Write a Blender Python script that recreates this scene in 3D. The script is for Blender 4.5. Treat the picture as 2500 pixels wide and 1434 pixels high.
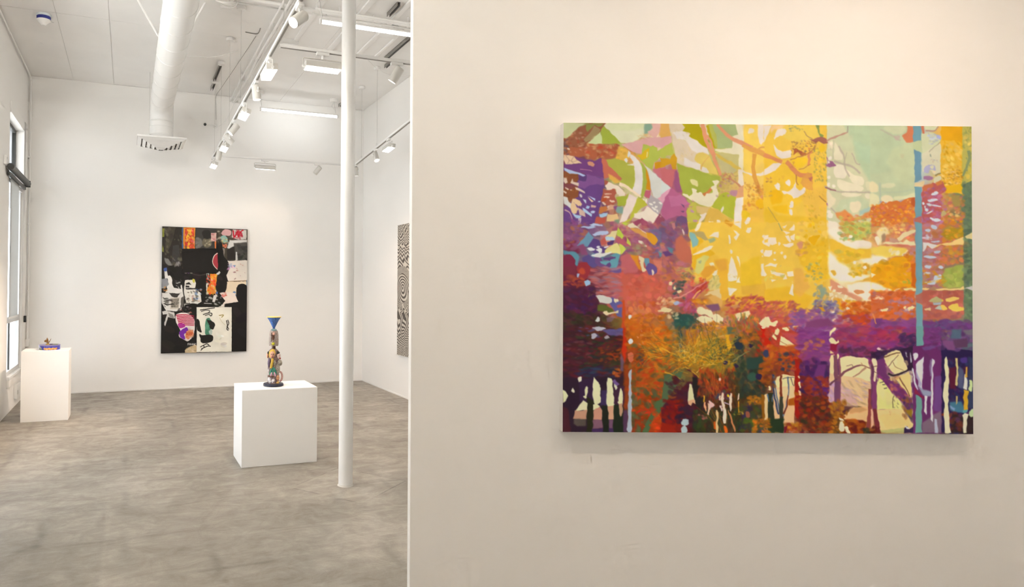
import bpy, bmesh, math, random
import numpy as np
from mathutils import Matrix, Vector
for o in list(bpy.data.objects): bpy.data.objects.remove(o, do_unlink=True)
sc = bpy.context.scene
COL = sc.collection
# ------------------------------------------------------------------ camera (room axes: X along back wall, Y into the room, Z up)
YAW, PITCH, ROLL = 0.3401, 0.0136, 0.0073
Fv = Vector((math.sin(YAW)*math.cos(PITCH), math.cos(YAW)*math.cos(PITCH), math.sin(PITCH)))
Rv = Vector((math.cos(YAW), -math.sin(YAW), 0)); Uv = Rv.cross(Fv)
R2 = math.cos(ROLL)*Rv + math.sin(ROLL)*Uv; U2 = -math.sin(ROLL)*Rv + math.cos(ROLL)*Uv
cam = bpy.data.objects.new('camera', bpy.data.cameras.new('camera')); COL.objects.link(cam)
cam.data.sensor_fit = 'HORIZONTAL'; cam.data.sensor_width = 36; cam.data.lens = 1577.3/2500*36
cam.data.shift_x = (1250-870)/2500; cam.data.shift_y = (678.14-717)/2500
cam.data.clip_start = .05; cam.data.clip_end = 200
m = Matrix((R2, U2, -Fv)).transposed().to_4x4(); m.translation = (0, 0, 1.5); cam.matrix_world = m
sc.camera = cam
# ------------------------------------------------------------------ daylight and exposure
# brightness of each light group (sky through the windows, seen and added tubes, track heads)
G = dict(sky=2.7, sun=9.5, ln=5.0, tb=6.5, tn=4.0, tf=24.0, tg=104.0, wl=.13, w1=.06, w4=.09, wb=.03, wr=.70, wc=.30, sl=.41, sb=.08, sr=.03, p1=.02, p2=.14, p3=.29)
world = bpy.data.worlds.new('overcast_sky'); sc.world = world; world.use_nodes = True
bg = world.node_tree.nodes['Background']; bg.inputs[0].default_value = (.925, .945, 1, 1); bg.inputs[1].default_value = G['sky']
sun = bpy.data.objects.new('sun', bpy.data.lights.new('sun', 'SUN')); COL.objects.link(sun); sun.data.energy = G['sun']; sun.data.angle = .01
sun.rotation_euler = Vector((-.12, -.62, -.78)).to_track_quat('-Z', 'Y').to_euler()      # high sun running along the street, past the windows
vs = sc.view_settings; vs.view_transform = 'Standard'; vs.look = 'None'; vs.exposure = 1.10; vs.gamma = 1.0; vs.use_curve_mapping = False
sc.cycles.use_denoising = True; sc.cycles.max_bounces = 6; sc.cycles.diffuse_bounces = 5; sc.cycles.glossy_bounces = 3; sc.cycles.transparent_max_bounces = 8; sc.cycles.use_adaptive_sampling = True; sc.cycles.adaptive_threshold = .13; sc.cycles.adaptive_min_samples = 12
sc.cycles.caustics_reflective = False; sc.cycles.caustics_refractive = False; sc.cycles.sample_clamp_indirect = 6
WARM = (1, .77, .58); COOL = (.96, .99, 1.0); DAY = (1, .965, .90); SOFT = (1, .74, .46); MILD = (1, .95, .86)
# ------------------------------------------------------------------ helpers
def tag(o, label, cat, group=None):
    o['label'] = label; o['category'] = cat
    if group: o['group'] = group
    return o
def thing(name, label, cat, loc=(0, 0, 0), group=None):
    o = bpy.data.objects.new(name, None); COL.objects.link(o); o.location = loc; o.empty_display_size = .1
    return tag(o, label, cat, group)
def basis(d, up=(0, 0, 1)):
    z = Vector(d).normalized(); x = Vector(up).cross(z)
    if x.length < 1e-4: x = Vector((1, 0, 0)).cross(z)
    x.normalize(); return x, z.cross(x), z
class MB:
    def __init__(s): s.v = []; s.f = []; s.c = None
    def add(s, v, f):
        n = len(s.v); s.v += [tuple(p) for p in v]; s.f += [tuple(i+n for i in q) for q in f]; return s
    def box(s, a, b, M=None):
        v = [Vector((x, y, z)) for z in (a[2], b[2]) for y in (a[1], b[1]) for x in (a[0], b[0])]
        if M: v = [M @ p for p in v]
        return s.add(v, [(0, 2, 3, 1), (4, 5, 7, 6), (0, 1, 5, 4), (2, 6, 7, 3), (0, 4, 6, 2), (1, 3, 7, 5)])
    def cyl(s, p, q, r, r2=None, n=20, caps=True):
        p, q = Vector(p), Vector(q); r2 = r if r2 is None else r2; x, y, z = basis(q-p)
        ang = [2*math.pi*i/n for i in range(n)]
        v = [p+(x*math.cos(a)+y*math.sin(a))*r for a in ang]+[q+(x*math.cos(a)+y*math.sin(a))*r2 for a in ang]
        f = [(i, (i+1) % n, n+(i+1) % n, n+i) for i in range(n)]
        if caps: f += [tuple(range(n-1, -1, -1)), tuple(range(n, 2*n))]
        return s.add(v, f)
    def lathe(s, c, prof, n=32, ax=(0, 0, 1), sx=1, sy=1):
        x, y, z = basis(ax) if tuple(ax) != (0, 0, 1) else (Vector((1, 0, 0)), Vector((0, 1, 0)), Vector((0, 0, 1)))
        c = Vector(c); v = []; f = []
        for r, h in prof:
            for i in range(n):
                a = 2*math.pi*i/n; v.append(c+x*(r*sx*math.cos(a))+y*(r*sy*math.sin(a))+z*h)
        for k in range(len(prof)-1):
            for i in range(n): f.append((k*n+i, k*n+(i+1) % n, (k+1)*n+(i+1) % n, (k+1)*n+i))
        f.append(tuple(range(n-1, -1, -1))); f.append(tuple(range((len(prof)-1)*n, len(prof)*n)))
        return s.add(v, f)
    def tube(s, pts, r, n=8):
        pts = [Vector(p) for p in pts]; v = []; f = []; px = None
        for i, p in enumerate(pts):
            d = (pts[min(i+1, len(pts)-1)]-pts[max(i-1, 0)]).normalized()
            if px is None: x, y, _ = basis(d)
            else:
                x = (px-d*px.dot(d)).normalized(); y = d.cross(x)
            px = x
            v += [p+(x*math.cos(2*math.pi*k/n)+y*math.sin(2*math.pi*k/n))*r for k in range(n)]
        for i in range(len(pts)-1):
            for k in range(n): f.append((i*n+k, i*n+(k+1) % n, (i+1)*n+(k+1) % n, (i+1)*n+k))
        f.append(tuple(range(n-1, -1, -1))); f.append(tuple(range((len(pts)-1)*n, len(pts)*n)))
        return s.add(v, f)
    def ell(s, c, r, M=None, nu=18, nv=10):
        v = []; f = []; c = Vector(c)
        for j in range(nv+1):
            t = math.pi*j/nv
            for i in range(nu):
                a = 2*math.pi*i/nu; p = Vector((r[0]*math.sin(t)*math.cos(a), r[1]*math.sin(t)*math.sin(a), r[2]*math.cos(t)))
                v.append(c+(M @ p if M else p))
        for j in range(nv):
            for i in range(nu): f.append((j*nu+i, (j+1)*nu+i, (j+1)*nu+(i+1) % nu, j*nu+(i+1) % nu))
        return s.add(v, f)
    def prism(s, poly, d):
        """closed outline (list of points, counter-clockwise seen against d) pushed along d"""
        n = len(poly); d = Vector(d); v = [Vector(p) for p in poly]; v += [p+d for p in v]
        return s.add(v, [tuple(range(n-1, -1, -1)), tuple(range(n, 2*n))]+[(i, (i+1) % n, n+(i+1) % n, n+i) for i in range(n)])
    def build(s, name, mat, parent=None, bevel=0, smooth=35, loc=None):
        me = bpy.data.meshes.new(name); org = Vector((0, 0, 0))
        if parent is not None: org = parent['_w'] if False else world_loc(parent)
        elif loc is not None: org = Vector(loc)
        me.from_pydata([tuple(Vector(p)-org) for p in s.v], [], s.f); me.validate()
        bm = bmesh.new(); bm.from_mesh(me); bmesh.ops.remove_doubles(bm, verts=bm.verts, dist=1e-6)
        bmesh.ops.recalc_face_normals(bm, faces=bm.faces)
        if bevel: bmesh.ops.bevel(bm, geom=[e for e in bm.edges if e.calc_face_angle(0) > .6], offset=bevel, segments=2, affect='EDGES', profile=.6)
        bm.to_mesh(me); bm.free()
        if smooth:
            me.polygons.foreach_set('use_smooth', [True]*len(me.polygons)); me.set_sharp_from_angle(angle=math.radians(smooth))
        me.materials.append(mat); o = bpy.data.objects.new(name, me); COL.objects.link(o)
        if parent is not None: o.parent = parent
        elif loc is not None: o.location = org
        return o
def world_loc(o):
    v = Vector((0, 0, 0))
    while o is not None: v += o.location; o = o.parent
    return v
def struct(o): o['kind'] = 'structure'; return o
# ------------------------------------------------------------------ materials
def mat(name, col=(.8, .8, .8), rough=.5, metal=0, spec=.5, emit=None, estr=0, bump=0, bscale=80, var=0, vscale=3):
    m = bpy.data.materials.new(name); m.use_nodes = True; nt = m.node_tree; b = nt.nodes['Principled BSDF']
    b.inputs['Base Color'].default_value = (*col, 1); b.inputs['Roughness'].default_value = rough; b.inputs['Metallic'].default_value = metal
    b.inputs['Specular IOR Level'].default_value = spec
    if emit: b.inputs['Emission Color'].default_value = (*emit, 1); b.inputs['Emission Strength'].default_value = estr
    tc = nt.nodes.new('ShaderNodeNewGeometry')
    if var:
        n = nt.nodes.new('ShaderNodeTexNoise'); n.inputs['Scale'].default_value = vscale; n.inputs['Detail'].default_value = 2; nt.links.new(tc.outputs['Position'], n.inputs['Vector'])
        r = nt.nodes.new('ShaderNodeMapRange'); r.inputs['To Min'].default_value = 1-var; r.inputs['To Max'].default_value = 1+var*.6; nt.links.new(n.outputs['Fac'], r.inputs['Value'])
        x = nt.nodes.new('ShaderNodeMix'); x.data_type = 'RGBA'; x.blend_type = 'MULTIPLY'; x.inputs[0].default_value = 1; x.inputs[6].default_value = (*col, 1)
        nt.links.new(r.outputs[0], x.inputs[7]); nt.links.new(x.outputs[2], b.inputs['Base Color'])
    if bump:
        n2 = nt.nodes.new('ShaderNodeTexNoise'); n2.inputs['Scale'].default_value = bscale; n2.inputs['Detail'].default_value = 3; nt.links.new(tc.outputs['Position'], n2.inputs['Vector'])
        bp = nt.nodes.new('ShaderNodeBump'); bp.inputs['Strength'].default_value = bump; bp.inputs['Distance'].default_value = .002
        nt.links.new(n2.outputs['Fac'], bp.inputs['Height']); nt.links.new(bp.outputs[0], b.inputs['Normal'])
    return m
def mat_color(name, rough=.6, spec=.25, bump=.15, bscale=420):
    m = bpy.data.materials.new(name); m.use_nodes = True; nt = m.node_tree; b = nt.nodes['Principled BSDF']
    a = nt.nodes.new('ShaderNodeVertexColor'); a.layer_name = 'paint'; nt.links.new(a.outputs['Color'], b.inputs['Base Color'])
    b.inputs['Roughness'].default_value = rough; b.inputs['Specular IOR Level'].default_value = spec
    g = nt.nodes.new('ShaderNodeNewGeometry'); n = nt.nodes.new('ShaderNodeTexNoise'); n.inputs['Scale'].default_value = bscale; nt.links.new(g.outputs['Position'], n.inputs['Vector'])
    bp = nt.nodes.new('ShaderNodeBump'); bp.inputs['Strength'].default_value = bump; bp.inputs['Distance'].default_value = .001
    nt.links.new(n.outputs['Fac'], bp.inputs['Height']); nt.links.new(bp.outputs[0], b.inputs['Normal']); return m
WALL = mat('white_wall_paint', (.885, .87, .845), .75, spec=.2, var=.02, vscale=1.4)
CEIL = mat('white_ceiling_paint', (.90, .885, .865), .85, spec=.15, var=.06, vscale=2.2)
WHITE = mat('white_enamel', (.84, .83, .81), .4, var=.02)
PLINTH = mat('white_plinth_paint', (.85, .84, .82), .6, spec=.25, var=.015)
STEEL = mat('galvanised_steel', (.32, .32, .31), .4, metal=.6, var=.15, vscale=20)
DARK = mat('dark_slot', (.06, .055, .05), .6)
SLOT = mat('track_slot_grey', (.26, .245, .225), .5)
BLACK = mat('black_plastic', (.02, .02, .02), .45)
GREYMETAL = mat('dark_grey_metal', (.045, .045, .04), .45, var=.1)
LENS = mat('warm_lens', (.9, .88, .84), .3, emit=(1, .93, .82), estr=G['ln'])
LENS.cycles.emission_sampling = 'NONE'
BODY = mat('cream_lamp_body', (.66, .64, .60), .45, var=.02)
WIRE = mat('steel_wire', (.55, .54, .52), .35, metal=.5)
FRAME = mat('window_frame_paint', (.66, .66, .66), .5, var=.03)
def floor_material():
    m = bpy.data.materials.new('stained_concrete'); m.use_nodes = True; nt = m.node_tree; N = nt.nodes.new; L = nt.links.new; b = nt.nodes['Principled BSDF']
    g = N('ShaderNodeNewGeometry')
    def mapv(sc_=(1, 1, 1), rot=0, loc=(0, 0, 0)):
        q = N('ShaderNodeMapping'); q.inputs['Scale'].default_value = sc_; q.inputs['Rotation'].default_value = (0, 0, rot); q.inputs['Location'].default_value = loc; L(g.outputs['Position'], q.inputs['Vector']); return q.outputs[0]
    def noise(v, s, d=5, r=.6, dist=0):
        q = N('ShaderNodeTexNoise'); q.inputs['Scale'].default_value = s; q.inputs['Detail'].default_value = d; q.inputs['Roughness'].default_value = r; q.inputs['Distortion'].default_value = dist; L(v, q.inputs['Vector']); return q.outputs['Fac']
    def op(o, a, c=None, d=None):
        q = N('ShaderNodeMath'); q.operation = o
        for i, x in enumerate((a, c, d)):
            if x is None: continue
            if isinstance(x, (int, float)): q.inputs[i].default_value = x
            else: L(x, q.inputs[i])
        return q.outputs[0]
    def rng(x, a, c, lo, hi):
        q = N('ShaderNodeMapRange'); q.interpolation_type = 'SMOOTHSTEP'
        for i, k in enumerate((a, c, lo, hi)): q.inputs[i+1].default_value = k
        L(x, q.inputs[0]); return q.outputs[0]
    pos = mapv()
    big = noise(pos, .9, 4, .55, .6); streak = noise(mapv((1.3, 3.6, 1), -.06), 1.3, 7, .72, 1.0); fine = noise(mapv((16, 42, 1), -.05), 1, 4, .7); mott = noise(pos, 6, 6, .7, .8); speck = noise(pos, 150, 2, .5)
    t = op('ADD', op('ADD', op('MULTIPLY', big, .50), op('MULTIPLY', streak, .32)), op('ADD', op('MULTIPLY', fine, .12), op('MULTIPLY', mott, .36)))
    ramp = N('ShaderNodeValToRGB'); L(t, ramp.inputs[0]); e = ramp.color_ramp.elements
    e[0].position = .45; e[0].color = (0.140, 0.122, 0.099, 1); e[1].position = .86; e[1].color = (0.420, 0.381, 0.327, 1)
    e.new(.56).color = (0.210, 0.187, 0.157, 1); e.new(.68).color = (0.272, 0.247, 0.209, 1)
    sep = N('ShaderNodeSeparateXYZ'); L(pos, sep.inputs[0]); X, Y = sep.outputs[0], sep.outputs[1]
    wob = op('MULTIPLY', op('SUBTRACT', noise(pos, 3, 3), .5), .05); wf = op('MULTIPLY', op('SUBTRACT', noise(pos, 30, 3), .5), .012)
    # old joints and marks: bands of worn adhesive, patch edge, isolation joint round the column
    def near(x, c, w): return rng(op('ABSOLUTE', op('SUBTRACT', x, c)), 0, w, 1, 0)
    Xw = op('ADD', X, wob); Yw = op('ADD', Y, wob)
    def cells(x, per, w):
        fr = op('ABSOLUTE', op('SUBTRACT', op('FRACT', op('DIVIDE', x, per)), .5)); return rng(fr, .5-w/per, .5, 0, 1)
    bands = op('MULTIPLY', op('MAXIMUM', cells(Xw, .47, .045), cells(Yw, .58, .03)), rng(noise(pos, 1.6, 3), .42, .7, 0, 1))
    dark = op('MULTIPLY', bands, .30)
    q = mapv((1, 1, 1), -.66, (0, 0, 0)); sq = N('ShaderNodeSeparateXYZ'); L(q, sq.inputs[0])
    cu = 1.60*math.cos(-.66)-4.65*math.sin(-.66); cv = 1.60*math.sin(-.66)+4.65*math.cos(-.66)
    cheb = op('ADD', op('MAXIMUM', op('ABSOLUTE', op('SUBTRACT', sq.outputs[0], cu)), op('ABSOLUTE', op('SUBTRACT', sq.outputs[1], cv))), wf)
    joint = op('MULTIPLY', near(cheb, .315, .009), rng(noise(pos, 4, 2), .4, .55, .1, 1))
    pad = rng(cheb, .30, .33, 1, 0)
    corner = op('MAXIMUM', op('SUBTRACT', X, op('ADD', op('MULTIPLY', wob, 1.2), -.115)), op('SUBTRACT', Y, op('ADD', wob, 4.80)))
    patch = rng(corner, -.02, .01, 1, 0); edge = near(corner, .012, .02)
    mul = op('SUBTRACT', op('ADD', 1, op('MULTIPLY', pad, .10)), op('ADD', op('ADD', dark, op('MULTIPLY', joint, .55)), op('MULTIPLY', patch, .13)))
    scr = rng(noise(mapv((3, 90, 1), -.05), 1, 3, .6), .60, .72, 0, .16); pale = op('MULTIPLY', rng(noise(mapv((2.5, 9, 1), -.05), 1.4, 6, .75, .5), .58, .72, 0, 1), rng(noise(pos, .7, 2), .45, .6, 0, .30))
    mul = op('ADD', mul, op('ADD', scr, pale))
    mul = op('ADD', mul, op('ADD', op('MULTIPLY', edge, .03), op('MULTIPLY', op('SUBTRACT', speck, .5), .26)))
    mx = N('ShaderNodeMix'); mx.data_type = 'RGBA'; mx.blend_type = 'MULTIPLY'; mx.inputs[0].default_value = 1; L(ramp.outputs[0], mx.inputs[6]); L(mul, mx.inputs[7]); L(mx.outputs[2], b.inputs['Base Color'])
    L(rng(op('ADD', op('MULTIPLY', streak, .6), op('MULTIPLY', mott, .4)), .35, .7, .52, .27), b.inputs['Roughness']); b.inputs['Specular IOR Level'].default_value = .45
    bp = N('ShaderNodeBump'); bp.inputs['Strength'].default_value = .25; bp.inputs['Distance'].default_value = .003; L(op('ADD', op('MULTIPLY', mott, .6), op('MULTIPLY', fine, .4)), bp.inputs['Height']); L(bp.outputs[0], b.inputs['Normal'])
    return m
def glass_material():
    m = bpy.data.materials.new('window_glass'); m.use_nodes = True; nt = m.node_tree; nt.nodes.remove(nt.nodes['Principled BSDF']); out = nt.nodes['Material Output']
    t = nt.nodes.new('ShaderNodeBsdfTransparent'); t.inputs[0].default_value = (.93, .95, .95, 1); g = nt.nodes.new('ShaderNodeBsdfGlossy'); g.inputs['Roughness'].default_value = .02
    lw = nt.nodes.new('ShaderNodeLayerWeight'); lw.inputs[0].default_value = .5
    pw = nt.nodes.new('ShaderNodeMath'); pw.operation = 'POWER'; pw.inputs[1].default_value = 5; nt.links.new(lw.outputs['Facing'], pw.inputs[0])
    ma = nt.nodes.new('ShaderNodeMath'); ma.operation = 'MULTIPLY_ADD'; ma.inputs[1].default_value = .35; ma.inputs[2].default_value = .03; nt.links.new(pw.outputs[0], ma.inputs[0])
    mx = nt.nodes.new('ShaderNodeMixShader'); nt.links.new(ma.outputs[0], mx.inputs[0]); nt.links.new(t.outputs[0], mx.inputs[1]); nt.links.new(g.outputs[0], mx.inputs[2]); nt.links.new(mx.outputs[0], out.inputs[0]); return m
def fabric_material():
    m = bpy.data.materials.new('shade_fabric'); m.use_nodes = True; nt = m.node_tree; nt.nodes.remove(nt.nodes['Principled BSDF']); out = nt.nodes['Material Output']
    d = nt.nodes.new('ShaderNodeBsdfDiffuse'); d.inputs[0].default_value = (.72, .72, .70, 1); t = nt.nodes.new('ShaderNodeBsdfTranslucent'); t.inputs[0].default_value = (.55, .55, .54, 1)
    w = nt.nodes.new('ShaderNodeTexNoise'); w.inputs['Scale'].default_value = 300; mx = nt.nodes.new('ShaderNodeMixShader'); mx.inputs[0].default_value = .5
    nt.links.new(d.outputs[0], mx.inputs[1]); nt.links.new(t.outputs[0], mx.inputs[2]); nt.links.new(mx.outputs[0], out.inputs[0]); return m
FLOOR = floor_material(); GLASS = glass_material(); FABRIC = fabric_material()
# ---------------------------------------------------------------- painter (numpy raster of painted artwork)
def hexc(h): return np.array([int(h[i:i+2],16)/255 for i in (0,2,4)])
def nz(w,h,cell,rng,octv=3):
    """smooth value noise, -1..1"""
    out=np.zeros((h,w)); amp=1; tot=0
    for o in range(octv):
        c=max(2.0,cell/2**o); gw=int(w/c)+3; gh=int(h/c)+3
        g=rng.uniform(-1,1,(gh,gw)); X=np.arange(w)/c; Y=np.arange(h)/c
        xi=X.astype(int); yi=Y.astype(int); fx=X-xi; fy=(Y-yi)[:,None]
        fx=fx*fx*(3-2*fx); fy=fy*fy*(3-2*fy)
        a=g[yi][:,xi]*(1-fx)+g[yi][:,xi+1]*fx; b=g[yi+1][:,xi]*(1-fx)+g[yi+1][:,xi+1]*fx
        out+=amp*(a*(1-fy)+b*fy); tot+=amp; amp*=.5
    return out/tot
class Painter:
    def __init__(s,W,H,toUV,seed=1,span=1000):
        s.W,s.H=W,H; s.span=span; s.map=toUV; s.rng=np.random.default_rng(seed)
        s.im=np.ones((H,W,3)); s.t=(0,0,1.0); s.dens=1.0; s.dsz=1.0
    def tile(s,ox,oy,sc): s.t=(ox,oy,sc)
    def pts(s,p):
        if isinstance(p,str): p=[tuple(map(float,q.split(','))) for q in p.split()]
        p=np.array(p,float); ox,oy,sc=s.t
        u,v=s.map(ox+p[:,0]/sc,oy+p[:,1]/sc); return np.stack([u*s.W,v*s.H],1)
    def fill(s,P,col,a=1.0,soft=0):
        x0,y0=np.floor(P.min(0)).astype(int)-1; x1,y1=np.ceil(P.max(0)).astype(int)+1
        x0=max(x0,0);y0=max(y0,0);x1=min(x1,s.W);y1=min(y1,s.H)
        if x1<=x0 or y1<=y0: return
        m=np.zeros((y1-y0,x1-x0+1)); A=P; B=np.roll(P,-1,0); SS=3
        ay,by=A[:,1],B[:,1]; dy=by-ay; dy=np.where(abs(dy)<1e-9,1e-9,dy); sl=(B[:,0]-A[:,0])/dy
        for r in range((y1-y0)*SS):
            y=y0+(r+.5)/SS; k=(ay<=y)!=(by<=y)
            if not k.any(): continue
            xs=np.sort(A[k,0]+(y-ay[k])*sl[k])-x0; row=m[r//SS]; n=x1-x0
            for i in range(0,len(xs)-1,2):
                a0=min(max(xs[i],0),n); b0=min(max(xs[i+1],0),n)
                if b0<=a0: continue
                ia,ib=int(a0),int(b0)
                if ia==ib: row[ia]+=(b0-a0)/SS
                else: row[ia]+=(ia+1-a0)/SS; row[ia+1:ib]+=1/SS; row[ib]+=(b0-ib)/SS
        m=np.clip(m[:,:-1],0,1)
        if soft>0:
            for _ in range(int(soft)):
                q=np.pad(m,1,mode='edge'); m=(q[1:-1,1:-1]*2+q[:-2,1:-1]+q[2:,1:-1]+q[1:-1,:-2]+q[1:-1,2:])/6
        m=(m*a)[...,None]; reg=s.im[y0:y1,x0:x1]; reg[:]=reg*(1-m)+col*m
    def P(s,c,p,a=1.0,soft=0,j=.5):
        P=s.pts(p); s.fill(s.rough(P,j),hexc(c),a,soft)
    def C(s,c,p,a=1.0,soft=0,j=.5):
        P=s.pts(p); n=len(P); out=[]
        for i in range(n):
            p0,p1,p2,p3=P[i-1],P[i],P[(i+1)%n],P[(i+2)%n]
            for t in (0,.25,.5,.75):
                out.append(.5*((2*p1)+(p2-p0)*t+(2*p0-5*p1+4*p2-p3)*t*t+(3*p1-p0-3*p2+p3)*t**3))
        s.fill(s.rough(np.array(out),j),hexc(c),a,soft)
    def rough(s,P,j):
        if j<=0: return P
        out=[]
        for a,b in zip(P,np.roll(P,-1,0)):
            n=max(1,int(np.hypot(*(b-a))/7)); t=np.arange(n)/n; out.append(a+(b-a)*t[:,None])
        P=np.concatenate(out); return P+s.rng.normal(0,j,P.shape)
    def S(s,c,w,p,w2=None,a=1.0,soft=0):
        P=s.pts(p); w=w/s.t[2]*s.W/s.span; w2=w if w2 is None else w2/s.t[2]*s.W/s.span
        Q=[]
        for i in range(len(P)-1):
            p0=P[max(i-1,0)];p1=P[i];p2=P[i+1];p3=P[min(i+2,len(P)-1)]
            for t in (0,.2,.4,.6,.8):
                Q.append(.5*((2*p1)+(p2-p0)*t+(2*p0-5*p1+4*p2-p3)*t*t+(3*p1-p0-3*p2+p3)*t**3))
        Q.append(P[-1]); Q=np.array(Q); d=np.gradient(Q,axis=0); d/=np.maximum(1e-6,np.hypot(d[:,0],d[:,1]))[:,None]
        nrm=np.stack([-d[:,1],d[:,0]],1)*(np.linspace(w,w2,len(Q))/2)[:,None]
        L=Q+nrm; Rr=Q-nrm; col=hexc(c)
        for i in range(len(Q)-1):
            e0=d[i]*.4;e1=d[i+1]*.4
            s.fill(np.array([L[i]-e0,L[i+1]+e1,Rr[i+1]+e1,Rr[i]-e0]),col,a,soft)
    def E(s,c,x,y,rx,ry,rot=0,a=1.0,soft=0):
        t=np.linspace(0,2*np.pi,14,endpoint=False); r=np.deg2rad(rot)
        px=rx*np.cos(t);py=ry*np.sin(t)
        s.fill(s.rough(s.pts(np.stack([x+px*np.cos(r)-py*np.sin(r),y+px*np.sin(r)+py*np.cos(r)],1)),.4),hexc(c),a,soft)
    def Es(s,c,lst,**k):
        """many ellipses 'x,y,rx,ry[,rot] ...'"""
        for q in lst.split():
            v=list(map(float,q.split(','))); s.E(c,*v,**k)
    def D(s,cols,box,n,r=(8,26),asp=2.2,rot=0,jit=25,a=.58):
        """n loose daubs of the given colours inside a box (tile units)"""
        cols=[hexc(c) for c in cols.split()]; x0,y0,x1,y1=box; n=int(n*s.dens)
        for _ in range(n):
            x,y=s.rng.uniform(x0,x1),s.rng.uniform(y0,y1); rr=s.rng.uniform(*r)*s.dsz; c=cols[s.rng.integers(len(cols))]
            c=np.clip(c*(1+s.rng.normal(0,.07))+s.rng.normal(0,.012,3),0,1); ang=np.deg2rad(rot+s.rng.normal(0,jit))
            s.daub(x,y,rr*asp**.5,rr/asp**.5,ang,c,a)
    def daub(s,x,y,rx,ry,ang,c,a):
        cx,cy=s.pts([(x,y)])[0]; k=s.W/s.span/s.t[2] if s.t[2]!=1 or s.t[0] else 1.0; rx=max(rx*k,.6); ry=max(ry*k,.6); R=int(max(rx,ry)+2)
        x0=max(int(cx)-R,0);x1=min(int(cx)+R+1,s.W);y0=max(int(cy)-R,0);y1=min(int(cy)+R+1,s.H)
        if x1<=x0 or y1<=y0: return
        X=np.arange(x0,x1)-cx; Y=(np.arange(y0,y1)-cy)[:,None]; ca,sa=np.cos(ang),np.sin(ang)
        d=np.sqrt(((X*ca+Y*sa)/rx)**2+((Y*ca-X*sa)/ry)**2); m=(np.clip((1.1-d)*min(rx,ry)*.55,0,1)*a)[...,None]
        reg=s.im[y0:y1,x0:x1]; reg[:]=reg*(1-m)+c*m
    def finish(s,amp=1.8,cell=13,blur=1,grain=.018):
        k=s.W/s.span; Y,X=np.mgrid[0:s.H,0:s.W].astype(float)
        X=np.clip(X+nz(s.W,s.H,cell*k,s.rng,2)*amp*k,0,s.W-1.01); Y=np.clip(Y+nz(s.W,s.H,cell*k,s.rng,2)*amp*k,0,s.H-1.01)
        xi=X.astype(int);yi=Y.astype(int);fx=(X-xi)[...,None];fy=(Y-yi)[...,None]; m=s.im
        m=(m[yi,xi]*(1-fx)+m[yi,xi+1]*fx)*(1-fy)+(m[yi+1,xi]*(1-fx)+m[yi+1,xi+1]*fx)*fy
        for _ in range(blur):
            q=np.pad(m,((1,1),(1,1),(0,0)),mode='edge'); m=(q[1:-1,1:-1]*3+q[:-2,1:-1]+q[2:,1:-1]+q[1:-1,:-2]+q[1:-1,2:])/7
        s.im=np.clip(m*(1+grain*(nz(s.W,s.H,22*k,s.rng,3)*2)[...,None]),0,1); return s
    def grid(s,rows,warp=14,cell=60):
        g=np.array([[hexc(c) for c in r.split()] for r in rows]); gh,gw=g.shape[:2]
        Y,X=np.mgrid[0:s.H,0:s.W].astype(float)
        k=s.W/s.span
        X+=nz(s.W,s.H,cell*k,s.rng)*warp*k; Y+=nz(s.W,s.H,cell*k,s.rng)*warp*.7*k
        x=np.clip(X/s.W*gw-.5,0,gw-1.001);y=np.clip(Y/s.H*gh-.5,0,gh-1.001); xi=x.astype(int);yi=y.astype(int)
        fx=(x-xi)[...,None];fy=(y-yi)[...,None]; fx=fx*fx*(3-2*fx);fy=fy*fy*(3-2*fy)
        s.im=(g[yi,xi]*(1-fx)+g[yi,xi+1]*fx)*(1-fy)+(g[yi+1,xi]*(1-fx)+g[yi+1,xi+1]*fx)*fy; s.base=s.im.copy()
    def grass(s,cols,x,y,n,a0,a1,l0,l1,w=6,curl=.55):
        """n thin blades fanning out of one point (tile units, angles in degrees, 90 = up)"""
        cols=cols.split()
        for _ in range(n):
            a=np.deg2rad(s.rng.uniform(a0,a1)); L=s.rng.uniform(l0,l1); b=a+s.rng.normal(0,curl); ox,oy=s.rng.normal(0,75,2); r0=s.rng.uniform(0,.3)*L
            q=[(x+ox+np.cos(a)*r0,y+oy-np.sin(a)*r0),(x+ox+np.cos(a)*(r0+L*.5),y+oy-np.sin(a)*(r0+L*.5)),(x+ox+np.cos(a)*(r0+L*.5)+np.cos(b)*L*.5,y+oy-np.sin(a)*(r0+L*.5)-np.sin(b)*L*.5)]
            s.S(cols[s.rng.integers(len(cols))],s.rng.uniform(.5,1.2)*w,q,w*.3,a=.6)
    def strokes(s,n,r,asp,jit,box,disp=22,a=.6,val=.08):
        """daubs that take their colour from the ground near them"""
        x0,y0,x1,y1=box; k=s.W/s.span; T=s.t; s.t=(0,0,1.0); M=s.map; s.map=lambda x,y:(x/s.W,y/s.H)
        for _ in range(n):
            x=s.rng.uniform(x0,x1)*s.W;y=s.rng.uniform(y0,y1)*s.H
            sx=int(np.clip(x+s.rng.normal(0,disp*k),0,s.W-1));sy=int(np.clip(y+s.rng.normal(0,disp*.7*k),0,s.H-1))
            c=s.base[sy,sx]; c=np.clip(c*(1+s.rng.normal(0,val))+s.rng.normal(0,.02,3),0,1); rr=s.rng.uniform(*r)*k
            s.daub(x,y,rr*asp**.5,rr/asp**.5,np.deg2rad(s.rng.normal(0,jit)),c,a)
        s.t=T; s.map=M
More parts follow.
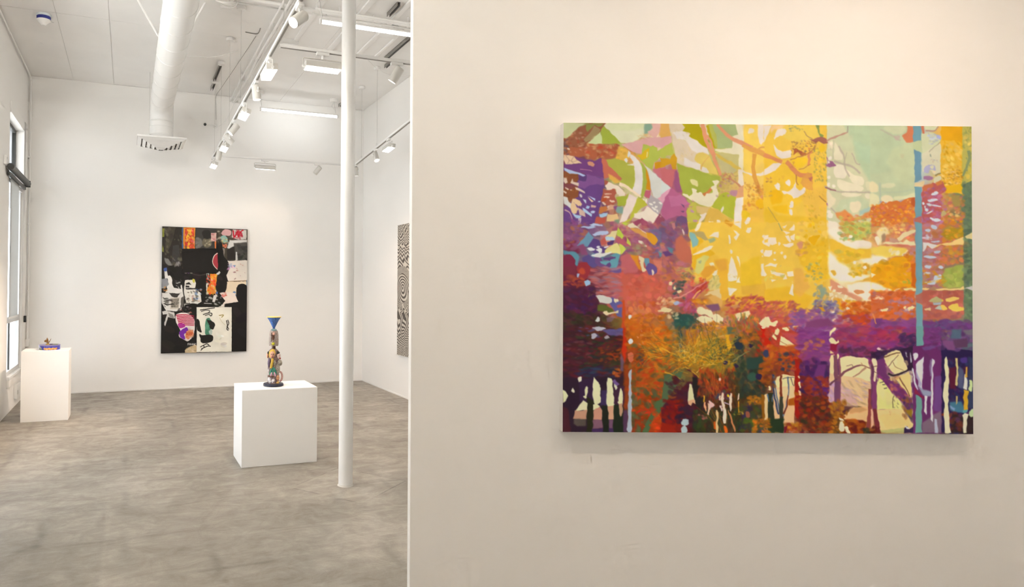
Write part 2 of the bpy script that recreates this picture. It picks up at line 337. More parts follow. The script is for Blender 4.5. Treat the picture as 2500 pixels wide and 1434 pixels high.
GROUND='''c9c79a 8f8a4a a9b860 d3d8a8 d8b090 e0d0a8 b9b030 b8c080 e8d8b0 f0c860 f0c850 f0c448 e0c050 c8cc9c bccca4 c0cca0 c8cca0 b0c0a0 e8b860 d8b840
9a5a40 a8603a b07a4c d8a050 d0a8a0 b4bc60 d8cca0 c0b860 d0c890 f0c860 f0cc60 e8b848 e0b040 c8d0a8 bccca4 c0cca4 c8cca0 b8c8b4 ecc060 d0b848
6c3c70 6c4478 a4b04a c8c898 c08898 b0607c b0b458 c0b048 d8c070 f0c450 f0c040 e8a840 d8b048 d8d4b0 ccd0a8 c4cca4 ccd0a4 c0c8c0 e8b850 c0b450
8a5c58 6c4478 c8b088 d0c890 c8a8b0 b07084 a8b048 d0c070 dcb068 ecb840 f0c448 ecbc40 e0b440 e0d8b8 d8d4b0 c4cca8 d4d4a8 b890a8 d8a058 708060
6c4468 704878 b06850 d0c8a0 a86878 8c4c70 c4b848 d8b860 e0b048 ecb838 f0bc40 ecbc40 e4b840 d8c898 c8b468 d89048 d88050 a870a0 cc8040 687c60
8a5070 7c6080 c08070 a86070 806080 705478 d8b840 ecc050 ecc050 ecbc48 ecc050 e8b848 e8b840 e8d8b0 c8c080 d89860 d07860 b08090 c89040 607058
802840 6090a8 6c5488 c0605c b06858 a05060 ecc048 ecbc48 ecbc44 ecbc44 ecc04c e8b048 e8b040 e8c860 ecd090 e8c880 d88040 b08088 c87848 708458
6c2038 803038 c06058 c85848 b86050 c87050 d8b050 e8b048 ecb840 e8b838 ecbc40 e8b030 e8b430 ecdcb0 e0b840 e8a020 d88820 a890a0 a8a850 607860
481c30 582438 b06070 c45838 b85838 b06058 b06850 d09840 e0a830 e0a828 e0b030 e0b038 d8a848 e4c898 ecd090 e8a820 d87828 b090a0 a8b058 6c8860
3c1c28 4c3028 706030 c86020 b06838 807050 a05848 b88070 b84c3c b8483c c04c48 d07040 a07890 b080a0 c85830 c04820 b86040 b06458 b06840 708868
401c28 582020 642820 b86010 b86c20 8c6c38 a87830 c08820 807840 b03820 b03428 903060 804080 803c70 90305c 98406c 583068 703c78 704c78 586c70
481c28 402820 3c3018 983810 b06818 706838 b07818 a08028 505038 783820 a84020 904028 703868 602c60 803868 883058 582858 602860 3c1c48 483860
381828 301c30 302028 a04010 a05818 585030 6c4828 604020 484028 503830 783020 88301c 502458 582c50 e0d0a0 b09880 dcd8a8 582858 302048 382c50
301828 302828 383028 903c10 8c3c10 4c2820 482020 502818 483018 483c18 a88050 781c18 582020 502030 c8a878 b89080 d0c080 582860 582048 404068
301820 504038 403028 903010 883010 501018 401818 48281c 58301c 403818 c8a070 681c18 703418 584018 985018 a07850 d8c078 603860 503848 382828'''.split('\n')
def canvas_uv(x,y):
    yt=300+9.5*(x-1377)/995; yb=1055.5+4.5*(x-1372)/1004; v=(y-yt)/(yb-yt)
    xl=1377-4.5*(y-300)/755; xr=2372+4*(y-310)/750; return (x-xl)/(xr-xl),v
def paint_main(W=760):
    H=int(W*.755); p=Painter(W,H,canvas_uv,7); P,C,S,E,Es,D=p.P,p.C,p.S,p.E,p.Es,p.D
    p.dens=1.5; p.dsz=.78; p.grid(GROUND)
    p.strokes(500,(6,16),1.8,60,(0,0,.42,.45)); p.strokes(900,(5,16),2.2,22,(0,.38,.34,1)); p.strokes(1400,(3,12),1.7,70,(.2,.6,.68,1))
    p.strokes(900,(5,15),2.4,20,(.55,.62,1,1)); p.strokes(700,(5,14),2.2,25,(.72,.25,1,.7))
    # ---- top left section
    p.tile(1365,290,5.515)
    P('b06040','70,390 200,350 400,340 600,350 800,350 800,420 760,520 600,540 480,560 300,520 80,500',j=2)
    P('985c40','300,100 345,62 640,65 610,100 575,150 530,210 460,260 390,330 380,360 200,400 70,400 70,270 150,240 190,185',j=1.5)
    P('8c8c48','370,65 610,70 580,110 540,120 480,90 390,180 360,140'); P('a48c60','480,100 560,150 520,210 400,310 350,330 340,300 420,200',a=.9)
    D('c89070 a84c34 8c4838 d0a080 b87048',(90,150,380,480),46,(12,30),1.6); D('c89a68 b0603c c84c34 d0a468 a05038',(380,345,800,540),44,(16,42),1.8)
    P('cccd9a','65,60 345,62 290,105 240,150 190,185 160,235 110,262 70,265')
    D('604848 584c58',(70,280,130,520),10,(14,30),1.2); E('e0d0b8',130,412,22,12,20)
    P('ccd49c','560,180 575,240 600,345 390,345 440,290'); P('a4b040','570,140 610,100 700,190 790,270 840,330 700,350 585,340')
    P('e0dcb8','610,100 640,66 1155,66 1150,215 1090,265 1000,320 900,335 830,325 760,250 680,170'); P('d8dca8','640,68 1155,66 1150,140 860,170 690,160',a=.7,soft=6)
    P('88a890','1155,70 1240,70 1265,130 1190,180 1210,205 1150,215',soft=3); P('e0b0a4','1250,70 1390,70 1350,200 1300,260 1200,225 1190,180 1265,140'); P('e0ac5c','1370,66 1440,66 1440,260 1350,240',soft=3)
    P('dca8a4','840,345 1000,320 1060,290 1200,250 1440,255 1440,390 1300,400 1100,475 1000,465 900,400'); D('d8b070 c8a068',(1060,210,1230,300),10,(14,34),3,-20,a=.5)
    P('e0b050','800,370 930,430 960,520 880,600 760,545 790,430',soft=4); D('e8b838 d8a040',(780,400,930,590),10,(14,34),1.4)
    P('74407c','210,520 480,575 575,540 600,650 605,810 480,780 250,720 75,670 75,620 310,615'); P('e4c4a0','70,490 200,510 310,610 100,620 70,560')
    for q in ('90,500 140,560 120,610','200,515 170,570 210,612','250,560 200,580 130,560'): S('a88070',5,q)
    C('d89878','390,590 440,585 485,630 470,655 420,640'); S('c890a0',7,'290,690 360,690 455,718')
    P('6c4484','270,740 600,810 605,900 600,1010 570,1150 520,1300 470,1440 70,1440 70,1200 260,1050 260,800')
    P('845490','350,750 605,820 605,890 420,900 350,960 270,940 270,840 370,840'); P('5c3c74','270,745 370,760 375,850 270,835')
    P('8c5030','65,720 150,715 260,735 255,870 200,860 160,890 260,940 255,1060 190,1070 120,1110 66,1060',j=2); D('a06030 7c4430 8c4c3c',(70,740,250,1080),16,(14,30),1.4)
    P('b4c4e0','70,670 200,712 300,740 358,778 320,790 255,748 150,750 80,710'); P('804050','66,880 170,890 230,920 160,960 66,950',a=.7)
    for q in ('65,815 110,815 125,860 95,880 65,860','185,815 195,855 270,880 272,925 200,890 155,870','75,965 120,1000 110,1020 72,990','215,935 270,955 350,990 350,1015 290,990 225,965','85,935 135,955 130,972 90,950','150,960 172,962 165,980'): P('e0c8b4',q)
    P('dcd8d0','66,1070 120,1065 130,1130 170,1150 165,1215 110,1180 66,1150'); C('e4c498','180,1100 250,1095 305,1150 290,1185 245,1180 210,1140 240,1200 260,1240 210,1290 160,1220')
    P('b0cce4','320,1200 450,1290 440,1330 330,1250'); P('b0cce0','190,1280 300,1310 290,1350 230,1350'); P('ccd4dc','320,1090 372,1100 365,1150'); P('bcd0e4','388,1045 490,1080 490,1115'); P('e4c4a4','385,1062 468,1130 432,1142')
    P('a8c4dc','380,1175 435,1190 400,1220 355,1215'); C('bcc8dc','430,1250 490,1255 490,1280 440,1275'); P('d8b0a0','440,1165 500,1185 490,1205 440,1195'); E('c0d0e0',548,1126,20,12); E('dcd0cc',300,1048,14,24,-30)
    P('d8b8a8','250,1200 350,1260 355,1330 280,1300'); S('d0a8a0',20,'80,1235 150,1280 190,1380',8); P('8c4c84','150,1330 220,1380 260,1440 180,1440'); P('c8b0bc','260,1350 300,1340 290,1440 260,1440'); D('6c4070 805088',(70,1330,470,1434),10,(16,34),2)
    P('c86c54','580,545 640,560 680,650 760,720 850,810 840,850 720,790 660,800 605,815'); P('b0b048','640,560 760,545 900,590 1010,640 1030,800 1020,930 980,990 860,910 800,870 850,820 760,720 680,650')
    P('e0b050','660,750 760,790 830,860 760,870 680,820',soft=2)
    C('a8b048','1090,590 1170,680 1178,900 1140,1050 1070,1080 1110,900 1120,720'); C('e4dad2','955,485 1050,545 1105,630 1128,750 1118,900 1085,1055 990,985 1015,880 1022,720 1002,610 960,540'); P('e4dad2','915,630 1005,608 1010,632 920,636')
    P('dcdcd8','935,440 965,480 940,530 915,520'); C('e4e0dc','880,560 905,535 925,570 905,605')
    P('b4bc50','1120,360 1220,380 1330,365 1310,440 1440,375 1440,540 1370,525 1290,600 1265,695 1180,640 1120,560 1040,510 1110,470',j=2); P('d8b420','1040,500 1110,490 1150,440 1220,400 1200,520 1130,565'); S('d8d098',14,'1190,455 1180,520')
    P('d09418','1280,600 1380,580 1365,515 1440,545 1440,675 1280,680',j=1.5); P('d08c14','1165,660 1190,720 1225,850 1232,975 1165,960 1180,850')
    P('c87078','1255,690 1300,675 1440,668 1440,880'); P('d8d6cc','1148,622 1210,670 1300,750 1440,875 1440,1000 1320,1085 1270,1045 1235,960 1225,850 1195,730')
    P('e0a8b4','1325,1082 1440,1000 1440,1100 1380,1150'); P('c06070','1165,970 1232,975 1222,1085 1140,1055'); P('b4aaac','1230,1030 1330,1090 1410,1160 1360,1250 1330,1310 1190,1175')
    D('a89858 c0a860',(1090,1060,1190,1150),6,(12,22),2,30); Es('ece2d4','1175,1115,12,26 1240,1160,28,13,30 1305,1195,20,15 1280,1138,17,17 1275,1215,40,14,35 1320,1250,12,20 1135,1110,9,24 1360,1148,28,15,20')
    P('b05c48','600,960 700,980 765,960 760,1050 785,1140 700,1190 640,1140 575,1110',j=2); C('ecd8c4','640,850 760,900 850,960 890,1040 830,1062 775,1010 755,955 660,975 625,900'); P('b05c48','610,830 665,850 640,900 612,900')
    Es('e4c8b0','645,1065,45,14,-5 715,1115,35,14,10 690,1195,50,24 610,1150,30,14,40 660,1025,55,8'); P('a8b03c','770,1070 890,1050 935,1000 920,1090 890,1190 790,1180'); P('b8502c','590,1080 640,1070 630,1120 590,1130')
    P('ecd8cc','945,1020 1055,1075 1010,1190 950,1300 900,1390 805,1415 850,1280 895,1160 905,1110'); S('f0d8bc',44,'815,888 900,915 985,985 1100,1060',26); S('a89080',10,'770,880 840,940 880,965')
    P('bcb840','1055,1080 1110,1080 1195,1170 1060,1250 1005,1330 970,1380 850,1425 950,1345 1005,1200'); P('ecdcc8','1005,1290 1150,1245 1180,1188 1345,1310 1310,1390 1260,1425 1200,1400 1150,1380 1080,1370 1010,1345')
    P('9c4860','1000,1400 1080,1368 1110,1345 1180,1390 1240,1440 1000,1440',j=3); P('984c60','1320,1370 1350,1315 1440,1350 1440,1440 1280,1440',j=3); D('e8c8b0',(1340,1240,1434,1330),8,(8,20),1.5)
    P('c87840','545,1205 640,1180 650,1255 540,1285'); P('a8c8dc','550,1290 650,1278 640,1320 560,1342'); P('e4c088','648,1290 790,1300 810,1390 640,1395'); P('c05848','500,1330 640,1330 620,1425 475,1425'); P('80a098','760,1200 860,1190 850,1290 780,1290',soft=2); P('d8a888','690,1160 740,1180 740,1230 630,1240',soft=1); P('8c4c80','730,1190 790,1180 770,1260',soft=1); P('80987c','740,1370 810,1360 800,1420 730,1420',soft=2)
    # ---- top middle left
    p.tile(1615,290,5.515)
    P('b4b83c','0,70 5,400 140,330 100,70',a=0); P('dcc8ac','95,70 520,70 640,80 620,420 640,560 610,740 560,720 360,660 200,610 180,480 130,200')
    P('e0ac5c','-5,68 95,70 125,240 -5,265'); P('dca4a4','-5,260 130,235 140,330 -5,415'); P('b8bc50','-5,410 140,320 165,480 -5,540'); P('d09c20','-5,540 100,545 160,470 190,600 205,690 160,680 120,600 60,660 -5,670',j=2)
    P('e4d8cc','150,190 300,160 400,250 520,330 610,420 640,490 560,450 470,470 400,420 330,300 200,280'); D('c4b868 d0c080',(150,80,340,300),14,(8,22),4,60); D('dcc078 d8bc70',(250,360,430,560),16,(8,24),3,80)
    P('b4a408','260,72 510,72 555,200 610,330 640,420 570,380 470,300 370,240 400,200 340,180 280,170 330,130',j=1); P('b4a408','590,90 640,80 690,160 730,280 745,405 700,400 650,260'); P('b8b858','620,78 690,78 760,200 740,400 720,400 690,300',soft=3)
    P('acb87c','690,78 990,80 1030,220 955,250 948,405 745,405 740,260',j=.5); P('a4b078','800,85 990,82 1028,215 900,250',a=.6,soft=4)
    P('e8dcbc','995,80 1080,80 1105,200 1110,480 1095,690 1030,690 1035,490 800,455 715,430 720,410 945,405 955,250 1030,220')
    P('e0c464','470,480 560,450 640,500 700,620 760,770 700,760 640,740 600,680 520,640 440,560'); P('e4d8cc','310,530 420,580 525,620 525,695 420,680 300,620'); C('e4d8c8','540,665 600,670 640,745 560,725')
    P('c8bc7c','730,470 800,455 1035,490 1030,690 960,745 800,750 740,560'); P('dcb84c','700,460 760,480 880,560 1050,660 1090,700 1040,710 860,600 760,540',a=.8); P('c0b488','760,560 900,620 1000,700 960,745 810,740',a=.6)
    P('a8b044','205,605 360,660 560,725 660,770 790,790 780,850 740,930 690,1000 600,1060 540,1070 420,1090 275,1040 240,820')
    P('a8b044','240,820 275,1040 330,1080 400,1100 500,1020 560,1000 650,940 690,860 790,800',j=0); C('e0d498','390,820 490,850 475,920 440,900 400,880')
    P('d08048','540,1020 610,990 660,930 690,960 640,1020 590,1070'); C('e8dcbc','680,850 770,845 740,920 755,970 765,1050 660,1195 500,1150 280,1040 330,1015 375,1050 420,1010 410,950 470,960 480,1000 530,1005 570,1050 610,1015 650,1020 690,990 665,940 710,900')
    P('ac6070','140,720 205,690 235,820 270,1040 180,960 125,940 60,900',j=1); P('c86c70','-5,690 200,690 180,820 130,930 -5,830'); P('d4d8d0','-5,825 125,935 -5,1030'); P('dca0b4','-5,1035 125,935 90,1030 20,1150 -5,1140')
    P('b86488','125,935 275,1040 330,1100 420,1190 330,1200 340,1330 200,1320 60,1380 -5,1300 20,1150',j=1); P('c878a0','100,1050 250,1040 390,1150 300,1170 120,1200',a=.6)
    P('8c4c80','180,720 210,700 265,1000 220,1000 160,930',a=.6,soft=2); P('705078','200,1340 260,1310 330,1340 350,1440 180,1440'); P('6c4c70','260,1150 310,1170 300,1210'); P('704c74','250,1250 300,1250 290,1285')
    P('b4b83c','670,1200 760,1050 860,1000 995,1070 970,1370 850,1300 760,1240'); C('e4d8c8','830,1180 840,1230 810,1275 800,1250'); P('c4bc50','330,1190 420,1140 480,1170 470,1300 520,1330 470,1440 350,1440 330,1300',j=2); P('c090a0','385,1230 445,1260 430,1280 380,1260'); P('c090a0','415,1370 490,1380 470,1410 420,1400'); D('c07898',(290,1080,420,1200),8,(14,26),2.4,30)
    P('d8b878','470,1180 660,1200 640,1290 540,1300 480,1270',soft=2); P('e0b450','640,1220 760,1230 900,1350 940,1440 560,1440 580,1330',soft=2); P('ecdccc','600,1265 605,1290 560,1360 500,1440 480,1420 530,1330 510,1300'); C('ecdccc','650,1330 640,1390 690,1395 670,1420 630,1400'); C('ecdccc','740,1380 780,1380 790,1440 735,1440'); P('d89428','840,1390 880,1370 970,1420 960,1440 860,1440')
    D('b08888 c08870 b8a058',(740,740,1010,1060),50,(10,30),1.5,20); P('b0b040','760,960 790,980 770,1000'); C('b880a0','920,980 1020,970 1010,1050 930,1040',a=.8,soft=2)
    P('f4cc64','1105,80 1440,80 1440,1440 1060,1440 1090,1080 1105,700'); P('f0b840','1110,1100 1440,1060 1440,1440 1060,1440 1080,1200',a=.7,soft=6); P('f4d058','1110,120 1290,100 1290,360 1400,330 1440,500 1180,700 1105,680',a=.6,soft=8)
    P('ecdccc','1300,80 1440,84 1435,180 1400,290 1330,360 1305,330'); C('ecdcc8','1160,180 1190,135 1240,150 1235,190 1170,208'); P('ecdccc','1080,690 1130,720 1200,745 1330,740 1440,670 1440,720 1330,775 1200,775 1080,720'); P('ecdcc8','1030,690 1095,690 1100,900 1080,920 1030,880'); P('ece0d4','1000,1075 1095,1065 1085,1200 1065,1440 970,1440 985,1200')
    for w,q,w2 in ((56,'545,75 570,160 590,260 630,380 690,500 740,640 790,770',40),(24,'610,220 670,330 700,450 720,500',26),(34,'745,80 830,170 930,270 1090,340 1210,400',66),(66,'1210,410 1330,460 1440,510',60),(46,'1250,480 1235,600 1235,720 1270,860 1330,1000 1370,1080',56)): S('e09870' if w<60 else 'e4a458',w,q,w2)
    S('e0a050',50,'1090,360 1210,420 1330,470 1440,515',56); S('e0a048',44,'1255,480 1236,600 1240,740 1280,880 1350,1040',64); S('e0a458',26,'1290,420 1360,390 1410,410',16); S('dcb060',20,'530,690 560,610 640,510',10); S('c88868',16,'900,800 1000,870 1090,950',18); P('e0a478','1000,1060 1040,930 1100,900 1095,1060')
    D('c06c58 b87078 c88848 c07048',(820,740,920,830),14,(10,26),1.3); D('dc9838 d88c40 c87840 e8a838',(1090,900,1420,1240),60,(12,36),1.4,20); D('c87050 b86058 c08050',(1100,840,1434,1000),28,(6,18),2,60); C('f0b820','1270,1120 1350,1095 1400,1160 1330,1220 1280,1190'); D('f0c850',(1130,1090,1300,1220),12,(8,22),2,45)
    P('e8c028','1075,1250 1130,1240 1190,1290 1180,1360 1080,1350',soft=3); C('ecdccc','1120,1400 1150,1340 1195,1350 1170,1410 1130,1440')
    # ---- top middle right
    p.tile(1865,290,5.515)
    P('f0c44c','-5,88 840,90 845,1440 -5,1440'); P('f4c434','-5,500 130,540 400,640 640,760 640,1000 400,1200 -5,1300',a=.6,soft=8); P('f0d060','200,90 700,90 760,260 560,330 330,300 200,200',a=.7,soft=10); P('ecb850','480,1000 840,900 840,1440 600,1440',a=.6,soft=10); P('f0b818','60,1000 180,960 250,1040 240,1140 100,1160',soft=4); P('f0bc20','100,1190 300,1170 330,1290 150,1260',soft=5); P('e8b828','0,1200 200,1300 500,1330 840,1340 840,1440 0,1440',a=.6,soft=8)
    P('d4d0a8','840,92 1440,96 1440,1440 845,1440'); P('bccca4','1080,96 1440,96 1440,900 1340,720 1240,560 1180,300',soft=12); P('b8cca8','1200,300 1440,380 1440,620 1290,560',a=.8,soft=8); P('ccd0a8','930,250 1200,220 1180,450 1060,420 950,300',a=.7,soft=6)
    P('ecdccc','-5,90 100,90 60,200 -5,320'); C('ecdccc','140,230 180,150 260,135 300,170 280,215 200,240 140,290'); P('ecdccc','125,345 190,430 240,455 355,420 365,520 320,530 230,550 165,500'); P('ecdccc','-5,690 120,610 240,600 150,700 -5,770'); C('ecdccc','285,870 330,830 355,880 330,920'); C('ecdccc','135,905 180,870 215,900 205,975 160,960'); C('ecdccc','245,980 330,980 400,900 420,830 430,930 480,970 540,930 555,980 490,1040 400,1080 350,1030 260,1020')
    C('ecdccc','360,1120 390,1130 395,1200 360,1215 335,1180'); C('ecdccc','330,1230 380,1240 380,1300 345,1295'); P('f4ccac','100,90 300,92 240,130 150,150 90,200',a=.7,soft=5)
    P('8c9850','690,90 740,90 745,200 800,240 770,300 740,220'); P('a86858','760,260 835,270 835,340 740,345 640,300 590,290',j=2); D('8c5048 a87050 c06840 704858 b07838',(350,300,700,480),70,(8,24),1.8,30); P('a04838','370,360 480,440 560,470 540,490 400,470',a=.7,j=3); D('906468 987058',(380,300,530,360),16,(8,18),2.5,-60); D('88906c 7c8478',(330,90,540,170),14,(8,24),1.6)
    S('b8905c',12,'540,180 570,230 650,280',10); D('9c9060 a89448 887c60 b8a040',(660,400,840,840),60,(8,26),1.6,80); D('f0c838',(680,360,840,840),16,(14,34),1.3); C('f0c430','740,400 780,345 820,410 790,460 740,440')
    for w,q,w2 in ((60,'-5,490 120,540 240,590',50),(60,'300,590 390,690 500,770 640,780',70),(36,'640,450 600,480 610,560 590,640',26),(12,'350,560 480,520 600,470 680,400',14),(10,'470,690 560,660 620,620',10),(14,'430,760 430,850 460,900',10)): S('e0905c' if w>20 else 'c08048',w,q,w2)
    C('f4c830','370,570 480,530 580,540 560,610 470,670 410,650'); D('d8904c c87858',(240,540,420,700),18,(8,20),2,40); P('e4a050','500,790 640,760 650,950 560,920 480,860',j=3,a=.8); C('c87860','600,800 650,790 640,850 610,840'); S('ac7838',10,'740,1050 830,1130',10); D('cca040 c49840',(500,960,840,1100),24,(6,20),3,70); D('c88850 b87860',(0,760,90,880),8,(10,26),1.4); D('d89048',(180,770,260,820),6,(6,18),2.4,60); S('c8a048',10,'50,1200 130,1320 210,1434'); D('d8a850',(0,940,100,1080),8,(10,30),1.3); D('d0a038 e0b838',(520,1180,840,1434),20,(12,34),1.6,60)
    P('c08878','835,300 900,260 1010,230 1130,180 1130,200 1010,250 900,290 835,330',a=.8); S('a8a08c',12,'1130,100 1120,190'); D('f0e0c4',(860,320,930,440),8,(16,36),1.4,80); C('e8dcbc','945,330 1010,400 1060,480 1040,560 940,540 950,430'); C('ecdfc4','940,650 1050,630 1110,720 1080,800 960,800'); C('ecdfbe','980,830 1100,850 1320,920 1300,980 1120,990 1000,940'); C('ecdfbe','1100,690 1210,770 1330,800 1330,900 1200,880 1130,790'); C('ecdfbe','1040,1010 1300,1020 1220,1060 1100,1060'); C('e0d8b0','1370,860 1440,870 1440,960 1390,960'); C('e8dcbc','1360,1020 1440,1020 1440,1080 1370,1080')
    P('a06888','840,480 890,500 900,560 960,580 940,680 840,680',j=3); E('f0e4d0',885,530,26,26); E('f0e4d0',870,590,16,20)
    for w,q in ((26,'940,580 1040,610 1180,650 1290,740'),(18,'1000,370 1040,440 1080,540 1090,680 1140,790'),(16,'810,910 900,960 1000,990 1200,995 1440,1000'),(14,'1180,470 1240,600 1290,620'),(12,'1060,620 1090,540 1110,460'),(14,'850,1160 930,1240 980,1290'),(10,'930,300 920,560')): S('b8a898' if w>13 else 'b8b498',w,q,a=.75,soft=1)
    S('a07070',16,'820,930 900,965 960,980'); C('a05888','835,1140 880,1150 885,1190 840,1170'); Es('f0e4cc','865,800,22,26 865,900,24,28 935,920,24,26 870,1260,26,30 890,1310,40,40 1085,1195,26,28')
    C('c8d0a8','1040,1100 1250,1060 1400,1120 1440,1200 1300,1250 1100,1280 960,1250 1000,1150',a=.8,soft=6); C('ecdcb8','1150,1150 1280,1120 1290,1240 1180,1270',soft=2); C('ecdcb8','850,960 920,1060 960,1100 900,1200 850,1180',soft=3); P('b0c8b8','1290,1250 1440,1180 1420,1260 1270,1320',soft=4); P('e09050','960,1290 1090,1240 1180,1300 1280,1330 1440,1230 1440,1340 1250,1380 1100,1400 990,1350',soft=4,j=2); D('e07040 d87850',(1060,1290,1434,1400),22,(12,32),2.2,-10); D('c8c060 b8c068 d8b050',(1000,1320,1434,1434),24,(14,36),1.6); C('f0e4cc','850,1390 950,1400 990,1440 850,1440'); D('f0d888',(1290,1290,1400,1340),5,(8,18),3)
    # ---- top right
    p.tile(2125,290,5.515)
    P('c4cca4','-5,98 590,100 595,1060 400,1100 130,1150 -5,1210'); P('bccaa4','-5,100 400,100 420,400 300,700 -5,760',a=.7,soft=12); P('ccd0a4','300,400 590,330 590,900 420,900 200,600',a=.6,soft=14); C('dcd8b0','180,110 400,105 470,130 430,200 300,210 200,160',a=.6,soft=3); S('b8a898',16,'130,150 230,200 330,260 400,300',a=.6,soft=2); C('c8a8a0','320,240 390,230 380,290 330,290',a=.6,soft=2)
    P('d88058','500,102 580,102 580,315 480,320 430,270',j=2,soft=1); C('ecdcb0','-5,860 90,880 90,980 -5,990',soft=3); C('e4dcb0','-5,1020 80,1030 120,1080 100,1150 -5,1200',soft=2); C('ecdcb4','145,1060 220,1030 300,1080 290,1120 200,1145 150,1130',soft=2); C('dcd8b0','150,890 290,870 330,910 230,940 150,930',soft=3); C('e0dcb0','320,1050 480,1040 590,1000 590,1060 420,1095 320,1100',soft=2); S('b0bcac',18,'120,870 130,1100',a=.6,soft=2); S('b8c4a8',14,'130,1000 400,990 590,960',a=.6,soft=2); P('9888b0','120,1110 240,1150 400,1110 540,1070 540,1100 300,1150 220,1190 130,1150',a=.7,soft=2); P('c8b890','400,480 450,490 440,540 400,540',a=.4,soft=4)
    P('d4d4ac','685,200 740,190 860,200 945,250 945,330 830,400 690,480'); P('ccc4c4','690,210 860,185 900,110 720,110 700,180',a=.5); D('b0b8d0 bcc0d4',(690,190,880,350),12,(12,36),2); P('d07858','685,102 720,104 720,200 690,210'); P('d8d8b0','725,105 900,105 860,165 740,170'); S('b89080',18,'740,165 860,170 910,110',16); C('b0b4d4','880,220 945,240 945,290 890,270'); P('dcd4b4','685,480 830,400 945,340 945,740 860,760 800,700 690,720'); S('a8a088',8,'790,450 880,370 950,320'); C('b4b0c8','710,680 780,620 850,640 880,700 800,700 770,740 720,730'); E('e0d8b8',820,660,28,26); E('98a088',805,495,9,26); D('98a8b8 b08880',(800,545,920,590),8,(8,20),2.4); C('a87898','700,790 780,770 840,800 800,830 720,830'); C('dcd4b0','855,800 930,780 950,830 880,880 850,870'); S('8c8060',14,'870,770 960,740'); C('f0d8b0','820,710 880,715 860,745')
    P('ecb83c','945,105 1225,105 1235,1020 1180,1010 1000,1010 985,880 950,760'); P('e8a814','945,108 1230,108 1225,370 1130,310 1000,280 950,290',j=2); D('d89c10 e8b020',(960,300,1230,600),26,(12,40),2,60); D('f0c868',(960,330,1240,700),26,(16,44),1.6,30); D('d89418 c88c30 a8781c',(980,640,1230,960),46,(10,30),2,30); D('f0d090',(960,700,1220,900),18,(10,32),1.8,20); C('e8b418','1010,920 1150,900 1240,890 1220,990 1100,1000 1000,1000'); D('c88830',(1050,740,1160,870),10,(14,30),1.6)
    P('c4b85c','1235,105 1365,105 1370,850 1290,900 1245,800'); D('98a058 a4a45c',(1240,110,1365,400),26,(12,34),1.8,60); D('d8c060',(1250,230,1365,420),10,(20,50),1.3); D('d4b848',(1245,640,1370,860),10,(20,50),1.3); S('8c9868',44,'1320,440 1330,540 1290,660 1240,780',26); D('8c9868',(1260,420,1365,700),14,(10,26),2,60)
    P('6c8060','1245,900 1370,840 1372,1440 1245,1440'); D('5c7058 788860 647860',(1250,860,1370,1434),40,(16,44),1.4)
    P('d87838','-5,1210 140,1150 400,1110 560,1070 590,1080 595,1440 -5,1440',j=2); D('e8a030 e89828 d86840 d07868 c86450 e0a840',(0,1170,590,1434),120,(12,36),1.5); D('ecc878',(0,1100,540,1260),14,(8,24),1.6); D('e8c460',(0,1370,300,1434),12,(10,28),1.4); P('c05c30','540,1090 590,1070 595,1200 540,1160',soft=1)
    P('b85c58','685,930 830,880 960,850 1000,900 1010,990 950,1010 960,1440 690,1440',j=2); P('c87048','690,900 840,870 830,950 690,990',soft=2); D('b070a0 c06c88 a870a8 c86868 a868a0',(700,940,1000,1434),70,(16,44),1.6); D('d86878 d08050 c88838 d89040',(950,1000,1245,1434),70,(16,44),1.5); P('a89050','1080,1050 1200,1030 1200,1180 1120,1210',soft=4); D('e8a010 d89018',(990,1370,1245,1434),14,(14,36),1.6); Es('d4d8dc','860,1015,58,22,-15 840,1105,70,20,-5 785,1165,36,20,30 750,1235,24,22,20 730,1200,12,18 795,1270,50,12,-25 710,1150,16,18 830,1360,40,18,20 890,1370,50,24,10 870,1180,80,10,8'); C('c0b078','950,1280 990,1240 1020,1280 1000,1310 960,1320'); E('988c40',1055,1325,20,14); D('e8c078',(1040,1250,1180,1320),7,(14,34),1.5); P('d08040','870,870 950,840 980,880 900,920',soft=2)
    B='74a0ac'
    P(B,'570,100 680,100 682,300 575,315',j=.2); P('7098ac','588,420 672,462 680,830 592,866',j=.2); P('e4cc9c','592,870 720,850 720,880 700,920 595,922'); P(B,'592,922 682,920 686,1320 597,1344',j=.2); P('c06848','690,1330 600,1345 595,1390 690,1420',a=.7); P(B,'600,1395 690,1430 690,1440 600,1440',j=.2); P('c4cc9c','575,318 685,305 690,460 670,460 588,418 575,420',soft=1)
    # ---- middle left
    p.tile(1365,545,5.515)
    D('805080 8c5078 704070 9c6080 b06838',(60,0,420,330),60,(18,50),1.6,10); D('b05870 a05068 c07060 985878',(700,0,1434,420),90,(22,60),1.8,30); P('706888','1240,100 1440,60 1440,300 1320,330 1270,200',soft=4); D('6c6088 7c6890 805878',(1230,90,1434,480),26,(22,50),1.5)
    P('6c94ac','400,120 470,200 390,335 240,310 330,220'); P('58407c','470,210 550,240 570,330 640,320 620,410 480,420 380,340'); P('5c4c84','300,480 400,430 480,480 560,560 460,610 330,560',soft=1); P('704c80','480,470 560,480 640,590 540,590 480,540'); P('5c90a0','60,370 230,400 290,470 250,590 200,570 120,450 60,430',soft=2); P('8c4c70','250,320 330,290 390,440 300,440',soft=2)
    C('b8c4d8','415,25 520,20 595,40 560,50 430,45'); C('a8b8d0','295,70 400,50 500,60 400,85'); C('b8c4dc','460,150 560,115 670,120 650,160 560,170 470,175'); P('e0d09c','640,190 720,120 790,110 770,180 740,230 690,230'); C('b4ccd8','600,210 690,190 745,220 720,245 640,235'); P('c05c50','560,240 620,190 650,280 570,320',soft=1); P('5c3c74','650,270 740,240 720,300 650,310'); P('b85c68','760,200 850,215 960,300 940,340 830,300 770,260',soft=1)
